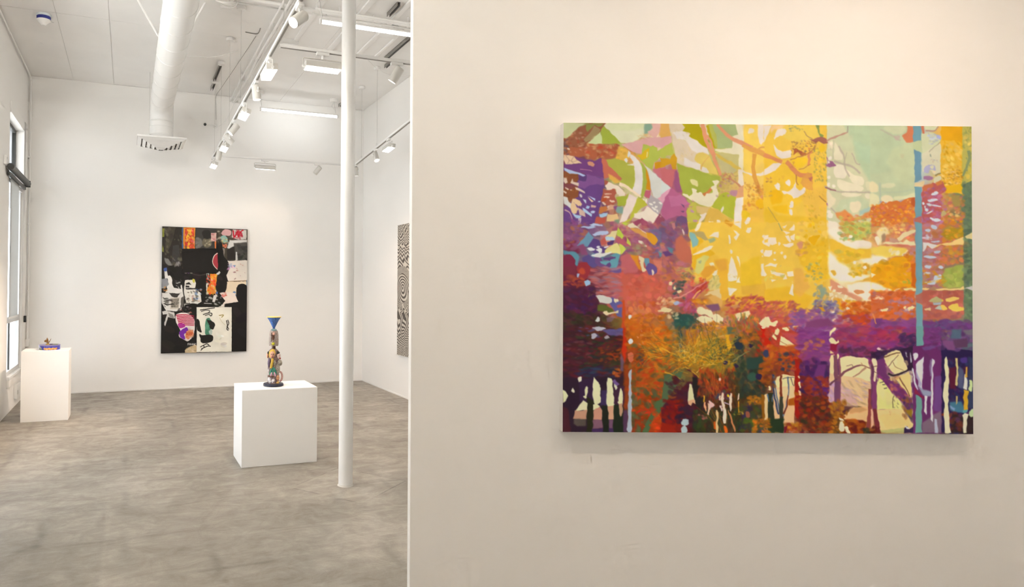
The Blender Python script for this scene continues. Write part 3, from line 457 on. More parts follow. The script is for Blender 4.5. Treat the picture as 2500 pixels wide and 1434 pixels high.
    P('bccc4c','790,65 880,180 850,225 775,160'); P('b8c448','860,0 960,0 900,45 840,20'); P('c0c850','905,180 960,260 975,320 910,270'); P('c8d058','800,280 915,360 835,432 820,380'); C('e0d488','630,370 760,285 800,300 830,430 760,410 640,430'); C('dcdcd4','370,355 440,335 485,360 440,385'); C('e0dcd4','440,450 480,425 540,410 490,370 560,345 585,390 560,420 640,415 720,405 570,470 470,465'); Es('dcd8d8','530,330,26,16 635,330,30,14,-15'); P('68a0ac','680,450 770,410 825,430 780,610 690,605 640,590 570,540 545,515 690,520 705,490 750,475'); P('64447c','590,480 690,470 770,460 760,485 700,495 690,520 600,500'); C('64447c','620,600 650,560 690,540 705,570 680,600')
    C('d89c50','960,80 1080,100 1190,160 1240,280 1150,200 1000,120',soft=2); C('d89828','1180,130 1270,160 1325,240 1280,300 1230,270 1190,180'); C('e4d4b4','920,40 990,10 1050,60 1150,120 1180,150 1050,80 960,75'); Es('e0d4c0','1100,268,34,18,30 1160,312,18,16'); D('a08060 98906c b09070',(920,300,1170,430),14,(24,54),1.8)
    P('c06468','830,440 960,420 1060,620 1040,660 880,690 830,600',soft=3); P('d88c28','960,430 1060,450 1100,640 1060,620',soft=3); C('e4d0a4','1062,448 1120,465 1145,510 1130,560 1165,640 1120,662 1100,600 1085,520'); P('6898ac','1140,480 1210,485 1215,550 1170,590 1138,540'); C('68508c','1165,610 1200,555 1280,570 1320,660 1250,700 1200,710 1185,660'); C('e0c8b0','1240,640 1262,640 1270,690 1250,710'); P('5c90a4','1330,380 1390,370 1400,450 1360,470',soft=2); P('d07c68','1260,500 1434,520 1434,640 1340,640 1280,560',soft=4)
    D('c06860 c87468 a87880 8c7c94 b86c70 c8645c',(440,600,840,1020),70,(20,56),4.5,0,8); P('6c5490','690,650 840,620 840,670 660,670',soft=2)
    P('c8604c','850,700 1000,690 1180,780 1434,840 1434,1200 1200,1300 880,1240 860,1000',a=.85,soft=6); D('d06850 c45840 cc6454',(880,720,1400,1060),40,(24,64),1.4); D('d87848 c05828 d88850',(880,1060,1300,1260),24,(24,56),1.4,70); P('c84c20','830,1060 880,1040 890,1250 900,1440 840,1440',soft=3); D('c86818 d07418 c05c14 cc7820',(880,1240,1434,1434),50,(20,50),1.6); E('dcdcd8',952,1268,25,32); D('e4bc80',(1300,1000,1434,1220),14,(14,36),2,-30); P('e8cc98','1310,1185 1434,1160 1434,1210 1330,1205')
    C('7c2840','60,470 120,430 200,470 225,560 220,640 150,640 60,620'); C('983038','240,620 290,545 370,545 420,620 400,710 340,760 270,720'); P('782c3c','60,600 230,590 250,720 60,720',soft=3); C('c04c34','270,640 320,610 350,680 300,700',soft=2); P('a0b4cc','245,685 275,690 272,745 248,740'); D('a84c30 c05030 8c3834',(60,720,350,860),30,(18,46),2.4); P('98b8d0','340,790 390,765 430,800 420,840 350,860'); C('5c3038','360,900 410,850 480,860 495,950 470,1010 400,960')
    P('481c34','60,880 350,880 480,960 490,1040 540,1090 500,1170 480,1220 60,1240',a=.9,soft=2); D('4c1c3c 3c1c44 5c2440 402048 582438',(60,880,490,1220),50,(24,60),2,8); D('302c1c 3c3420 482c24 381c24',(60,1210,620,1434),50,(24,60),2,8); P('5c6028','520,1110 620,1110 720,1170 730,1230 600,1200 510,1190',soft=2); P('605c98','700,1010 850,1060 850,1280 780,1260 740,1170 680,1090',soft=2); C('d0ccc0','490,985 590,980 700,1020 690,1085 560,1080 530,1030'); C('dccca8','735,1030 790,1030 795,1060 750,1075'); C('dcc8a0','585,1215 640,1185 670,1210 790,1180 795,1215 700,1225 640,1250'); C('c8c8c0','485,1320 530,1270 555,1320 510,1340'); C('a8a8bc','445,1410 540,1400 620,1420 560,1440 460,1440'); P('b85050','770,1110 850,1080 850,1140 790,1150',soft=2); D('7c8c3c',(400,940,460,1010),4,(10,24),3,-60); P('806488','630,1280 760,1260 700,1330 640,1330',a=.5)
    # ---- middle, second
    p.tile(1615,545,5.515)
    P('84506c','0,0 350,0 380,150 405,400 405,590 0,700',a=.5); D('806080 74587c 8c5070 a86060',(0,0,370,300),40,(24,60),1.5,30); D('c47058 b86868 c87860 a86478 d08040',(0,290,405,760),60,(24,60),1.6,20); P('c46c54','180,230 260,160 340,260 400,400 400,560 250,520 180,420',soft=5); P('5c8498','80,330 160,350 150,420 100,390',soft=2); P('684078','0,390 90,380 170,440 60,470',soft=2); C('e4c8c0','270,95 300,110 310,155 290,150'); P('c07c7c','130,0 170,0 190,70 160,90')
    P('ecbc44','345,0 1440,0 1440,1000 1300,990 880,1000 860,1040 790,1050 740,700 600,760 460,700 405,590 400,360',j=1); P('f0c44c','500,0 1440,0 1440,560 1060,560 800,500 560,300',a=.8,soft=10); P('e8b038','700,500 880,480 890,1000 790,1050 750,640',a=.9,soft=3); P('e0a040','700,520 860,490 880,640 780,650',a=.7,soft=6); P('e8bc28','1060,560 1320,440 1330,840 1060,860',a=.7,soft=8); P('dca83c','1060,860 1440,800 1440,1010 1200,990 1080,960',a=.7,soft=6)
    P('b8b03c','350,0 480,0 470,80 370,100',soft=2); P('88b4b0','372,130 440,150 500,250 510,280 420,345 390,250'); P('bca468','400,120 560,130 630,230 580,250 480,190',soft=1); P('e8b428','510,200 560,260 470,340 405,370 405,520 440,440 640,360 720,420 600,480 460,560 440,640 405,590',soft=1); P('ecdcc0','440,100 500,0 540,0 500,100 455,118'); P('ecdcc4','630,190 700,130 770,120 760,210 690,180'); P('a8b080','620,230 700,195 730,240 650,280',soft=2); P('ecdcc0','415,430 600,330 690,310 660,360 500,420 420,440'); C('ece0c0','640,550 680,540 705,590 670,600'); P('d8cc74','470,500 570,440 640,460 590,540 560,640 500,700 440,660',soft=2); P('b0b080','490,520 540,510 530,550 495,550',soft=1)
    P('e0a038','520,700 580,600 690,570 740,630 640,720 560,760',soft=2); D('c8b464 a89860 d0bc70',(190,600,440,690),26,(10,34),4,-12,8); D('587064 8c7c50',(260,680,430,770),12,(12,30),1.5); P('dcc478','600,870 700,700 745,630 780,800 770,900 640,900',j=2); D('c0ac60 a8a468',(620,700,770,880),18,(10,34),3,-40); C('ecdcc0','690,690 740,630 745,690 700,720')
    for q in ('890,700 900,560 940,450 980,560 1020,690 1000,780 890,800','1000,450 1030,460 1055,610 1030,560','895,880 960,880 1010,900 950,950 920,990 890,980','990,810 1040,720 1055,820','960,100 1010,110 1055,170 1000,235 970,210 1010,170'): P('ecdcc4',q)
    C('ecdcc4','895,180 915,180 925,270 905,280'); C('ecdcc4','915,370 940,375 945,420 920,415'); C('ecdcc4','1125,110 1160,75 1200,65 1190,130 1150,145'); D('d8c070',(890,660,1020,740),6,(10,26),2.2,30); P('ecb448','960,0 970,40 900,60 840,10 850,0'); P('d89020','830,0 970,20 930,60',a=.7); P('ecdcc4','970,0 1070,0 1065,85 1000,40'); P('ecdccc','1110,0 1180,0 1130,30'); Es('ecd8c4','1395,195,42,28 1400,270,48,34,20 1380,390,50,28'); C('ecd8c4','1350,440 1434,410 1434,470 1370,465'); P('ecdcc4','1330,600 1340,555 1440,550 1440,600 1380,620 1420,690 1440,730 1340,720')
    D('d07060 c86858 b85c68 c06870',(20,760,420,1000),46,(22,54),1.6,20); P('b85068','420,880 600,780 620,860 500,960 400,1080 250,1130 330,1000',soft=3); P('b83c30','480,900 600,800 600,880 520,930 430,970',soft=2); D('c83c28 b03834 d86848',(400,740,620,960),24,(14,38),1.8,-40); S('d89080',20,'160,1030 300,980 410,910 590,800',10); S('e0a868',26,'410,1030 470,960 520,910',14); D('2c5450 38605c 305048',(140,780,330,1060),20,(14,40),1.6,-20); Es('e8d0a0','125,825,26,26 175,885,18,22 235,935,34,22'); C('a8b4cc','155,1080 220,1060 275,1080 230,1110 170,1120'); P('e0c48c','560,990 640,930 780,890 780,1030 700,1000 640,960',j=2); P('dca858','620,1000 720,980 820,1050 800,1140 690,1090',soft=2); D('e8b888 d88c50 e4c490',(0,1010,160,1100),18,(14,36),1.6)
    D('b04860 c04c38 a84c70 b85c80',(230,1040,480,1240),40,(20,50),1.8,-30); P('285048','150,1260 330,1220 430,1250 450,1340 350,1430 180,1434',soft=4); D('2c5048 385c50 484838',(150,1220,470,1434),30,(20,50),1.6,40); C('e8d4a0','-5,1155 90,1150 140,1170 90,1205 -5,1200'); D('e4cc98',(80,1150,230,1290),12,(14,34),1.6); D('e0a030 d08018 c87020',(400,1030,620,1110),18,(18,44),1.8); P('805470','580,1110 760,1090 790,1180 680,1200',soft=3)
    C('ecd8ac','470,1160 510,1130 580,1160 640,1170 690,1230 680,1280 580,1240 490,1230'); C('ecd8ac','465,1300 520,1260 600,1260 660,1280 680,1320 620,1350 500,1330'); C('ecd8ac','690,1250 750,1225 800,1260 830,1320 780,1370 720,1330 680,1310'); D('d88818 b87018 483c20 e8a838',(460,1330,870,1434),50,(12,34),2,30); D('b84438 a83c38 c85c50 9c4060 b84850',(860,990,1434,1240),110,(14,44),2.4,-25); P('c89868','910,1130 1010,1090 1060,1140 980,1150',a=.6); P('e0b048','970,1080 1050,1040 1080,1060 1010,1100',soft=2); P('ecd4a4','970,1230 1170,1190 1190,1230 1150,1280 1120,1300 1110,1250 1060,1270 1040,1340 1010,1300'); S('7c7850',12,'1060,1210 1070,1300'); D('607048 587850 a88838 b07828 c88828',(870,1240,1320,1434),60,(14,40),3,80); P('b84848','1160,1160 1420,1180 1434,1290 1330,1300 1200,1240',a=.6,soft=5); C('ecd8ac','1310,1340 1400,1270 1440,1260 1440,1400 1380,1430 1330,1390')
    # ---- middle, third
    p.tile(1865,545,5.515)
    P('ecc04c','0,0 850,0 860,390 860,740 760,860 680,1180 560,1180 380,1160 150,1080 0,1050',j=2); P('eab82c','430,380 860,180 860,740 700,820 620,700 480,560',a=.8,soft=6); P('e8b020','0,900 300,860 560,960 660,1000 560,1160 330,1150 0,1030',a=.6,soft=6); P('e4a850','400,620 500,620 560,760 620,860 480,1000 400,940',a=.7,soft=8); D('e8b81c e4ac18 f0c03c',(500,180,860,800),40,(16,44),1.5); D('dc9c48 d89c58',(420,250,600,470),14,(20,44),1.5); C('d89470','440,290 500,250 520,320 470,360',soft=2)
    D('f4c460',(430,0,840,240),12,(30,60),1.3); D('e8b414',(520,0,760,200),8,(16,40),1.5,80); C('eab010','590,230 640,180 740,180 700,250 660,310 620,260'); D('a8a068 98a080 b0a058',(560,540,780,760),22,(12,32),1.3); D('9c9c70 8c94a0 a0a088',(660,820,860,1120),34,(16,40),1.4); P('94a48c','740,900 820,860 820,960 760,1020',soft=3)
    for q in ('240,60 300,30 290,90','330,110 410,10 412,100 370,120','265,110 330,140 290,160','270,170 320,170 370,260 330,280','345,180 412,150 412,260 370,230','250,300 400,270 400,310 280,330','60,200 160,205 170,280 100,320 60,260','0,180 60,170 60,210 0,230','0,260 90,270 70,310 0,300','0,370 100,370 100,410 50,470 0,460','0,590 80,540 170,560 160,600 60,580','80,640 160,680 280,680 200,720 100,700','320,680 400,655 395,720 330,730','250,760 290,690 310,770','90,760 170,780 120,820','0,650 40,700 0,710','370,800 395,790 395,985 330,960 350,880'): P('f0dcc4',q,j=1.2)
    Es('f0dcc4','200,290,18,26 140,405,16,16 237,412,18,22 280,465,20,26 138,495,16,16'); D('d8c468',(0,570,260,780),12,(14,36),1.6); S('a8a068',14,'190,10 240,110')
    P('f4e4cc','845,0 990,0 1010,110 1130,230 1260,330 1440,320 1440,350 1200,360 1060,300 940,220 850,130',soft=10); P('c8c468','990,0 1440,0 1440,250 1300,260 1200,230 1080,140',soft=3); D('a8bc60 b8a848 d89048 c8c060 8cb068',(1010,0,1434,240),60,(20,50),1.4); E('f0e4cc',1155,185,24,26); D('d8a068',(1360,130,1434,260),6,(24,44),1.2); P('f0e0cc','1150,280 1250,240 1330,230 1440,260 1440,330 1250,335',soft=2)
    P('ecbc3c','860,210 960,240 1100,320 1230,365 1440,350 1440,480 1290,500 1200,520 1100,560 1030,480 880,370',soft=2); D('e4b830 d8c050',(980,380,1300,580),18,(24,54),1.6); P('f6e6cc','860,395 930,430 1010,540 1130,600 1160,680 1330,700 1440,710 1340,770 1180,800 1010,790 900,740 868,690',soft=9); C('e0b040','890,660 940,640 970,680 940,715',soft=1); D('e0ac18 d8b030',(1140,600,1300,720),20,(16,38),1.5); P('f6e8cc','1270,490 1440,480 1440,560 1330,545',soft=12); E('f0e0cc',1218,542,24,26); D('e8a020 e0a830',(1330,560,1434,680),12,(20,44),1.5); E('f0e0cc',1355,605,26,22); P('e0ac40','1330,760 1434,740 1434,830 1300,840',soft=2)
    P('d89470','880,760 960,800 1100,880 1250,980 1340,1020 1280,1060 1050,960 880,900',soft=2); P('f4e4c8','1110,830 1280,800 1440,790 1440,1060 1340,1060 1310,1010 1230,970 1130,940',soft=6)
    for q in ('980,840 1040,840 1055,890 1000,880','920,900 960,890 960,930 930,940','870,930 920,930 920,980 880,990','985,930 1040,925 1010,970','1090,960 1130,990 1100,1030 1065,1000','1110,1030 1160,1005 1250,1050 1230,1095 1120,1065','1040,1010 1090,1040 1060,1060','1290,1070 1340,1060 1335,1100','850,860 910,855 890,900','950,985 990,980 970,1020','890,1010 930,1000 920,1060'): P('f0dcb8',q,j=1.2)
    C('d8905c','1210,910 1320,905 1330,950 1230,960'); D('e8a828 d89820 e0a020',(960,1020,1250,1230),40,(20,50),2.2,30); D('d06018 d87020 c85418 cc6830',(1050,1070,1434,1290),60,(22,54),1.7,10); D('5c4c80 6c5c90 7878a0',(680,1050,990,1230),36,(20,46),1.4); C('ecd8b8','1095,1140 1130,1135 1150,1165 1110,1175'); C('ecd8b8','875,1200 940,1190 935,1215 880,1225'); C('f0d8b0','885,1320 940,1290 975,1320 920,1350 880,1345'); P('d89828','720,1140 780,1140 830,1190 780,1200',soft=1)
    D('c04c40 b84c48 d07058 a84c60 c86848',(0,1060,460,1300),90,(16,48),2.6,-30); C('ecd4a4','0,1280 60,1270 100,1330 180,1330 130,1400 60,1380 0,1400'); D('945090 804880 a06090 74508c',(340,1170,980,1434),90,(22,56),2.2,0); P('80406c','560,1330 860,1280 960,1390 700,1434 540,1434',soft=5); D('a83858 b04048 984060',(960,1250,1434,1434),50,(24,56),2.4,0); D('c84818 b84420',(1180,1200,1434,1360),18,(24,50),2); D('ecd0a0 e8b060',(230,1390,470,1434),8,(12,30),2)
    # ---- middle right
    p.tile(2125,545,5.515)
    D('d87858 d88848 d09060 e0a860 d07068',(0,0,595,260),80,(20,50),1.7,0); C('ecd8a4','70,110 200,60 250,150 200,170 130,300 60,250 100,200',soft=6); C('f0e0c0','50,200 110,195 120,260 90,300'); C('e8d4a4','350,210 470,130 590,100 590,130 480,190 390,250'); P('e8d8a8','130,280 210,240 330,270 480,250 595,250 595,300 420,300 250,290',soft=1,j=1.5); P('c89880','250,200 340,220 380,270 250,260',soft=2); P('a88868','150,170 190,150 200,240 140,270',soft=2); D('f0d070',(100,20,480,140),14,(16,40),1.5)
    P('eccc5c','0,350 130,310 330,330 480,350 520,440 350,450 200,480 0,420',soft=3); P('f8ecd0','0,440 130,450 240,490 200,560 0,590',soft=12); D('f0e0c0',(250,370,510,450),10,(18,44),1.6,-20); P('e8a414','0,600 250,510 350,460 520,450 560,700 540,860 280,880 120,830 0,800',soft=2); D('e89c10 eca818 e4a020 dc9424',(30,470,560,860),50,(30,70),1.8,0); D('d86c28 d87830',(470,370,600,640),14,(24,50),1.5); P('cc6418','545,560 602,540 602,880 545,860',soft=2); D('e0a060',(420,570,520,710),5,(14,34),2); P('f6e8c8','0,800 100,810 170,870 270,900 270,935 130,910 0,900',soft=6); P('f0dcb8','0,680 60,700 0,740'); P('e8d090','290,930 340,890 405,880 370,920 300,945'); P('e8d494','440,890 600,880 600,920 460,920'); D('90a848',(440,760,530,840),5,(16,40),1.5)
    P('d06838','0,930 270,940 595,920 600,1290 400,1330 0,1300',soft=2); D('d86020 c85828 c87050 b87880 cc6438 d0743c',(0,920,600,1320),110,(20,54),1.9,-15); D('f0dcb0',(0,980,150,1030),6,(16,36),2); C('f0d8a0','135,1170 220,1150 225,1190 150,1195'); C('f0d8a0','460,1165 540,1130 595,1130 560,1170 480,1190'); E('f0d8a0',460,1140,20,20); D('a080a0 9c78a0',(230,1050,560,1240),14,(20,46),1.7); P('884880','0,1300 150,1290 350,1340 500,1310 600,1280 600,1440 0,1440',soft=2); D('8c4484 743c78 80407c',(0,1300,600,1434),40,(26,60),2.6,0); S('d88850',16,'30,1230 70,1360')
    P('b86c60','690,0 960,0 1250,0 1255,1300 950,1290 700,1310',a=.5); D('b07880 b86878 c07068 c07848 b08090',(700,0,970,880),90,(24,54),2,0); D('d87840 d89028 c89838 d07050',(950,0,1250,560),80,(24,54),1.5); P('b09020','1000,80 1250,70 1260,180 1060,240 980,180',soft=5); D('c09820 a89050 e09828',(950,60,1260,250),26,(20,44),1.6); P('a4ac50','960,700 1060,610 1240,560 1250,840 1150,880 970,860',soft=4); D('a8b454 98a848 b0b058',(970,600,1250,880),34,(30,60),1.5); P('f0cc80','700,260 760,280 830,310 900,300 960,290 1100,250 1250,195 1270,240 1240,300 1060,310 950,300 830,350 760,310 700,280'); P('dcd4cc','700,260 780,270 890,310 830,352 760,310 720,390 700,390'); D('ccd0d8',(700,160,820,220),8,(16,36),1.6)
    Es('c0c8d4','850,60,46,30,20 770,110,40,22 900,395,46,20 800,465,90,20,5 770,595,46,26 940,605,34,22 760,685,50,16 870,255,60,12 840,1240,40,30'); C('c4ccd4','860,710 950,690 955,760 900,790 840,840 740,830 720,800 840,770'); D('d89410 d08c20',(700,630,980,870),14,(20,50),3,0); P('b86050','690,920 1250,910 1255,1280 950,1290 700,1300',soft=1); D('b86858 c07060 a85c60 c0644c',(700,930,1250,1280),50,(26,56),1.8,0); C('e8c880','700,885 780,885 770,910 700,905'); P('e8c884','860,900 960,885 1100,890 1200,880 1255,850 1265,900 1100,915 900,915'); C('b8b078','790,1050 870,1000 950,1030 980,1060 860,1075 800,1070'); P('a8b4bc','840,1080 950,1070 945,1110 850,1110',soft=1); P('e8bc50','950,1030 985,1040 970,1070'); C('ecc868','1005,1040 1050,1010 1170,1000 1180,1030 1060,1070'); P('b8c0b0','855,1160 920,1120 955,1120 955,1185'); C('f0c458','955,1120 990,1110 1030,1160 960,1185'); C('f0c858','1040,1130 1160,1080 1200,1130 1255,1140 1250,1180 1130,1200 1070,1170'); C('d8bc88','725,1160 790,1145 805,1180 740,1185'); D('e8c878',(955,950,970,1000),3,(6,14),2,90)
    P('68785c','1250,0 1375,0 1375,1360 1260,1360',a=.6); D('5c7058 4c6050 70845c 748c64 80946c',(1255,0,1375,1360),90,(20,50),1.4); P('e4d094','1270,200 1370,130 1375,230 1300,220'); P('d4ccc4','1255,880 1290,870 1375,850 1375,925 1300,890'); P('b07860','1250,1240 1370,1250 1370,1300 1260,1290',a=0); P('704078','700,1310 830,1330 1000,1290 1260,1340 1375,1370 1375,1440 700,1440',soft=2); D('70387c 6c3870 604078 5c5878',(700,1320,1375,1434),40,(26,60),2.4,0)
    P('74a0ac','600,-10 690,10 696,940 608,975',j=.2); P('b46050','608,980 696,945 696,1100 610,1075',a=.8); P('74a0a8','610,1075 698,1105 702,1440 608,1440',j=.2)
    # ---- bottom left
    p.tile(1365,800,5.3115)
    D('4c1c28 581c24 3c1828 44201c 602424 2c1c20',(45,0,820,660),140,(26,70),3.2,0,8); D('282c18 303820 203028 283828',(240,60,760,560),40,(20,54),2.6,0,10); D('202c3c 283848 2c2040',(240,500,720,660),30,(24,60),3,0,8); D('6c3c40 703038',(60,100,420,480),16,(16,44),2.4,0,10); D('4c5490 584884',(260,0,840,120),12,(16,44),3,0,8); D('803018 983818 a84014',(500,240,850,460),26,(14,36),2,0); D('b04818 c05818',(690,540,800,660),10,(16,40),1.5)
    P('c02c0c','830,0 870,30 870,300 850,480 810,300 820,150',soft=2); P('6060a0','540,40 830,20 830,120 640,100',a=.7,soft=2); P('6c5878','800,320 840,440 830,580 790,560',a=.7,soft=3)
    C('b4b0b8','430,10 510,0 600,15 560,40 500,50'); C('a8a4b0','415,95 450,82 488,110 450,155 420,145'); C('a4989c','585,125 620,112 650,135 620,158 590,150')
    P('281828','45,660 830,640 840,1360 45,1360',a=.85,soft=3); P('34203c','250,680 450,640 440,960 260,960',a=.8,soft=3); P('38284c','540,820 620,820 620,1020 520,1020',soft=2); P('242414','360,900 440,960 430,1360 350,1360',soft=1); P('1c2018','540,1010 640,1010 640,1360 570,1360',soft=1); P('1c2418','690,1010 820,1010 830,1360 690,1360',soft=1); P('3c2034','700,760 850,760 850,1010 700,1010',soft=2); P('441c24','45,1030 110,1040 150,1360 45,1360',soft=2)
    L='d4d0a4'
    P(L,'45,800 80,830 118,875 90,950 45,995'); C('d4ccb0','245,645 290,640 285,690 262,715 245,690'); C('d4ccb0','158,830 175,795 200,835 185,855'); C(L,'305,895 330,880 335,800 355,765 370,800 355,915 330,920'); P(L,'310,945 360,985 355,1080 210,1080'); C(L,'440,680 458,655 500,710 525,770 530,880 520,985 440,965'); P(L,'440,1000 480,990 520,1035 440,1080'); C(L,'615,690 640,655 675,665 685,760 705,960 705,1020 620,1020 612,860'); C('d4d0b0','708,740 730,728 755,745 745,800 720,812'); C(L,'765,950 780,830 798,790 818,830 822,995 765,990')
    P('b8886c','200,1078 355,1075 355,1190 175,1190'); P('c08870','440,1080 520,1040 550,1080 555,1195 440,1200'); P('c49474','620,1020 705,1018 697,1200 635,1200'); P('b48c6c','768,992 822,990 815,1150 790,1165 775,1120'); P('544840','175,1190 350,1190 340,1270 230,1280 180,1240',soft=2); P('7c5464','435,1200 555,1195 565,1300 430,1310',soft=1); P('6c4860','635,1200 692,1200 690,1310 640,1310',soft=1); P('402850','425,1310 565,1300 565,1362 425,1362'); P('402850','638,1310 690,1310 690,1362 638,1362'); P('4c3048','825,1080 880,1060 885,1362 825,1362',soft=2); P('6c5088','685,690 720,670 780,740 750,760 700,730',soft=1)
    P('a03c10','840,480 900,520 890,1050 840,1060',a=.6,soft=3); D('c86810 d07814 b85810 c05014',(850,0,1434,240),60,(18,50),1.7); D('a85010 c04810 984c18 58502c 4c5838',(900,230,1434,900),120,(16,48),2,0,30); D('c83410 b83c10 c84814',(920,400,1434,1362),60,(16,50),2,0,35); D('4c5838 54603c 485434',(930,800,1300,1362),50,(20,54),1.6,70); P('48603c','1250,960 1381,900 1381,980 1270,1200 1140,1362 1060,1362 1120,1230',soft=1); P('a03410','1200,1240 1330,1060 1381,1100 1381,1362 1150,1362',soft=2); D('c83810 b04010',(1170,1100,1330,1362),24,(18,46),1.6); C('601018','1320,1120 1360,1000 1390,1010 1390,1362 1340,1330',soft=1); D('c83010',(1000,1040,1240,1130),16,(16,44),2.6,-10); D('e8a018 e0a028',(1190,240,1381,310),10,(16,44),3,10); E('d4d4d4',922,185,28,34); C('c06040','890,340 950,330 965,400 930,465 890,420'); D('e0a878 d89878',(1000,20,1200,300),14,(8,20),1.6,60); P('a8acb4','898,560 930,550 928,900 930,1362 884,1362 890,950',j=.8); P('98a8b0','890,920 922,920 920,1362 884,1362',a=.5); D('483840',(1010,320,1090,480),6,(16,36),1.4,80); P('604c20','960,460 1000,620 990,800 950,860',a=.5,soft=4)
    p.grass('e0a028 c87014 d88820 586038',1340,330,40,120,215,100,380,9)
    # ---- bottom, second
    p.tile(1615,800,5.3115)
    D('c88010 b87414 a86c18 d89420 c07018',(0,0,900,480),150,(14,46),2.4,-30,40); D('5c6034 4c5834 6c6438',(0,0,1000,520),50,(14,44),2,-40,40); P('4c6040','30,620 240,560 300,540 180,760 60,960 0,1040 0,880',soft=2); P('6c5838','160,0 320,0 320,330 250,330',a=.5,soft=4); D('2c4448 305048 3c4c50',(200,20,300,330),14,(16,40),2,80); D('b06018 c87018 a85414 8c5048',(270,20,450,360),30,(14,40),4,85,12)
    for q,w in (('510,60 450,180 410,260',14),('600,200 500,230 440,290',12),('800,110 700,130 600,190',10),('-5,270 100,320 200,370',22),('40,580 200,650 260,690',14),('300,510 400,580 470,650',14),('440,590 540,520 620,500',12),('690,480 560,490 460,520',12)): S('d8a030' if w>12 else 'd0a448',w,q,6)
    D('b88818 a07818 907020',(430,150,980,540),90,(14,40),2.2,-10,40); D('2c2420 383028 3c3c28',(620,230,920,420),26,(16,40),1.4); D('2c3028 243028 38402c',(930,100,1060,640),40,(18,46),1.8,80); E('24303c',1000,220,60,70); D('e8c078 e4d0a8',(400,80,960,560),22,(6,16),1.8); E('2c2440',822,465,30,26); E('2c2040',1145,235,34,26); E('2c2038',965,505,28,28); D('484028 4c4830 a06020 584c2c',(1030,80,1381,460),60,(18,50),1.7,60); P('d8a020','815,100 870,110 880,200 905,250 870,300 840,280',soft=1); P('5c6448','830,0 960,0 930,80 850,100',soft=2); D('b86418',(880,0,1280,200),20,(16,44),1.7); S('807848',22,'920,440 1000,380 1130,310',8)
    p.grass('e0b030 c88c18 a06c14 d8a428 e8c868 5c6030',350,420,110,20,170,60,300,8); p.grass('d8a028 b87814 e4b848 4c5c38',720,380,90,0,180,50,220,8); p.grass('c87818 a85c14 d89828',340,430,30,170,215,100,330,9); p.grass('384828 506038 b88820',640,330,40,30,150,100,330,9)
    C('481c28','300,540 380,560 400,700 330,700 280,760 180,860 60,960 0,1060 0,1240 120,1260 330,1300 420,1260 520,1100 540,900 480,760 460,660 400,590',soft=3); D('481420 501018 34182c 3c1c28',(60,640,520,1260),70,(24,60),2,20); D('701014 801410 781810 98200c',(0,940,240,1362),40,(28,66),1.8,20); P('8c1c0c','0,1230 120,1260 200,1362 0,1362',soft=3); D('2c1c30 301828',(180,1040,420,1240),16,(28,60),1.6); P('201c1c','390,640 460,660 500,840 540,960 520,1100 420,1000 400,800',soft=2); P('8c4820','80,880 190,890 170,915 80,912',a=.7)
    C('d0c89c','345,790 370,735 395,790 410,900 425,960 340,960'); P('d0a078','335,960 425,930 432,990 400,980 370,1030 340,1000'); C('a4b4b4','240,1255 270,1190 320,1180 350,1220 330,1270 300,1280 330,1330 320,1362 250,1362 260,1300 285,1275')
    D('b04814 a83c14 983014 b85818 8c2c20',(470,540,950,900),110,(14,42),2.2,80,30); D('58301c 40281c 302818',(480,600,1000,1362),60,(16,50),2.4,85,20); D('641820 701c28',(620,780,860,920),16,(24,50),1.6); D('384058 3c4c60',(660,820,860,940),10,(16,40),1.5,60); P('282818','400,1080 700,1040 1000,1050 1040,1362 400,1362',a=.7,soft=5); D('2c3820 34401c 283424 482c1c',(400,1060,1040,1362),60,(20,56),1.8,85,20)
    p.grass('b84c18 a03814 c86020 702818',700,840,60,50,130,60,280,9); p.grass('283424 40502c a85c18 5c2c1c',760,1330,60,60,120,120,420,10)
    T='e4c8b0'
    C(T,'765,930 780,850 805,850 800,920 810,1030 830,1080 825,1225 790,1220 785,1080'); C(T,'868,960 885,860 905,860 905,930 895,1080 885,1080'); C(T,'978,860 995,855 998,900 985,950'); C('d8b0a8','610,960 635,955 680,1010 640,1040 615,1060'); C('e4b898','595,990 612,1000 610,1130 592,1120'); C('dc9c70','545,980 570,980 575,1080 555,1060'); C('e0d0b0','735,890 752,885 755,935 740,930'); C('dcc0b8','752,1020 768,1020 772,1080 758,1075'); C('e0b880','700,1090 722,1080 725,1200 720,1362 695,1362 700,1200'); C('c85818','665,1240 690,1220 692,1320 675,1310'); C('d86018','800,1270 835,1290 845,1362 810,1362'); C('c07848','845,1060 890,1130 940,1280 950,1362 915,1300 880,1170'); S('d09020',14,'990,960 990,1100'); S('e0a828',16,'540,890 540,970'); E('e8c020',857,880,12,20); E('e0c0b0',747,675,18,20); C('c8b0c8','810,970 870,985 870,1000 815,985'); D('c0605c a85c50',(460,1110,620,1190),6,(16,34),1.4)
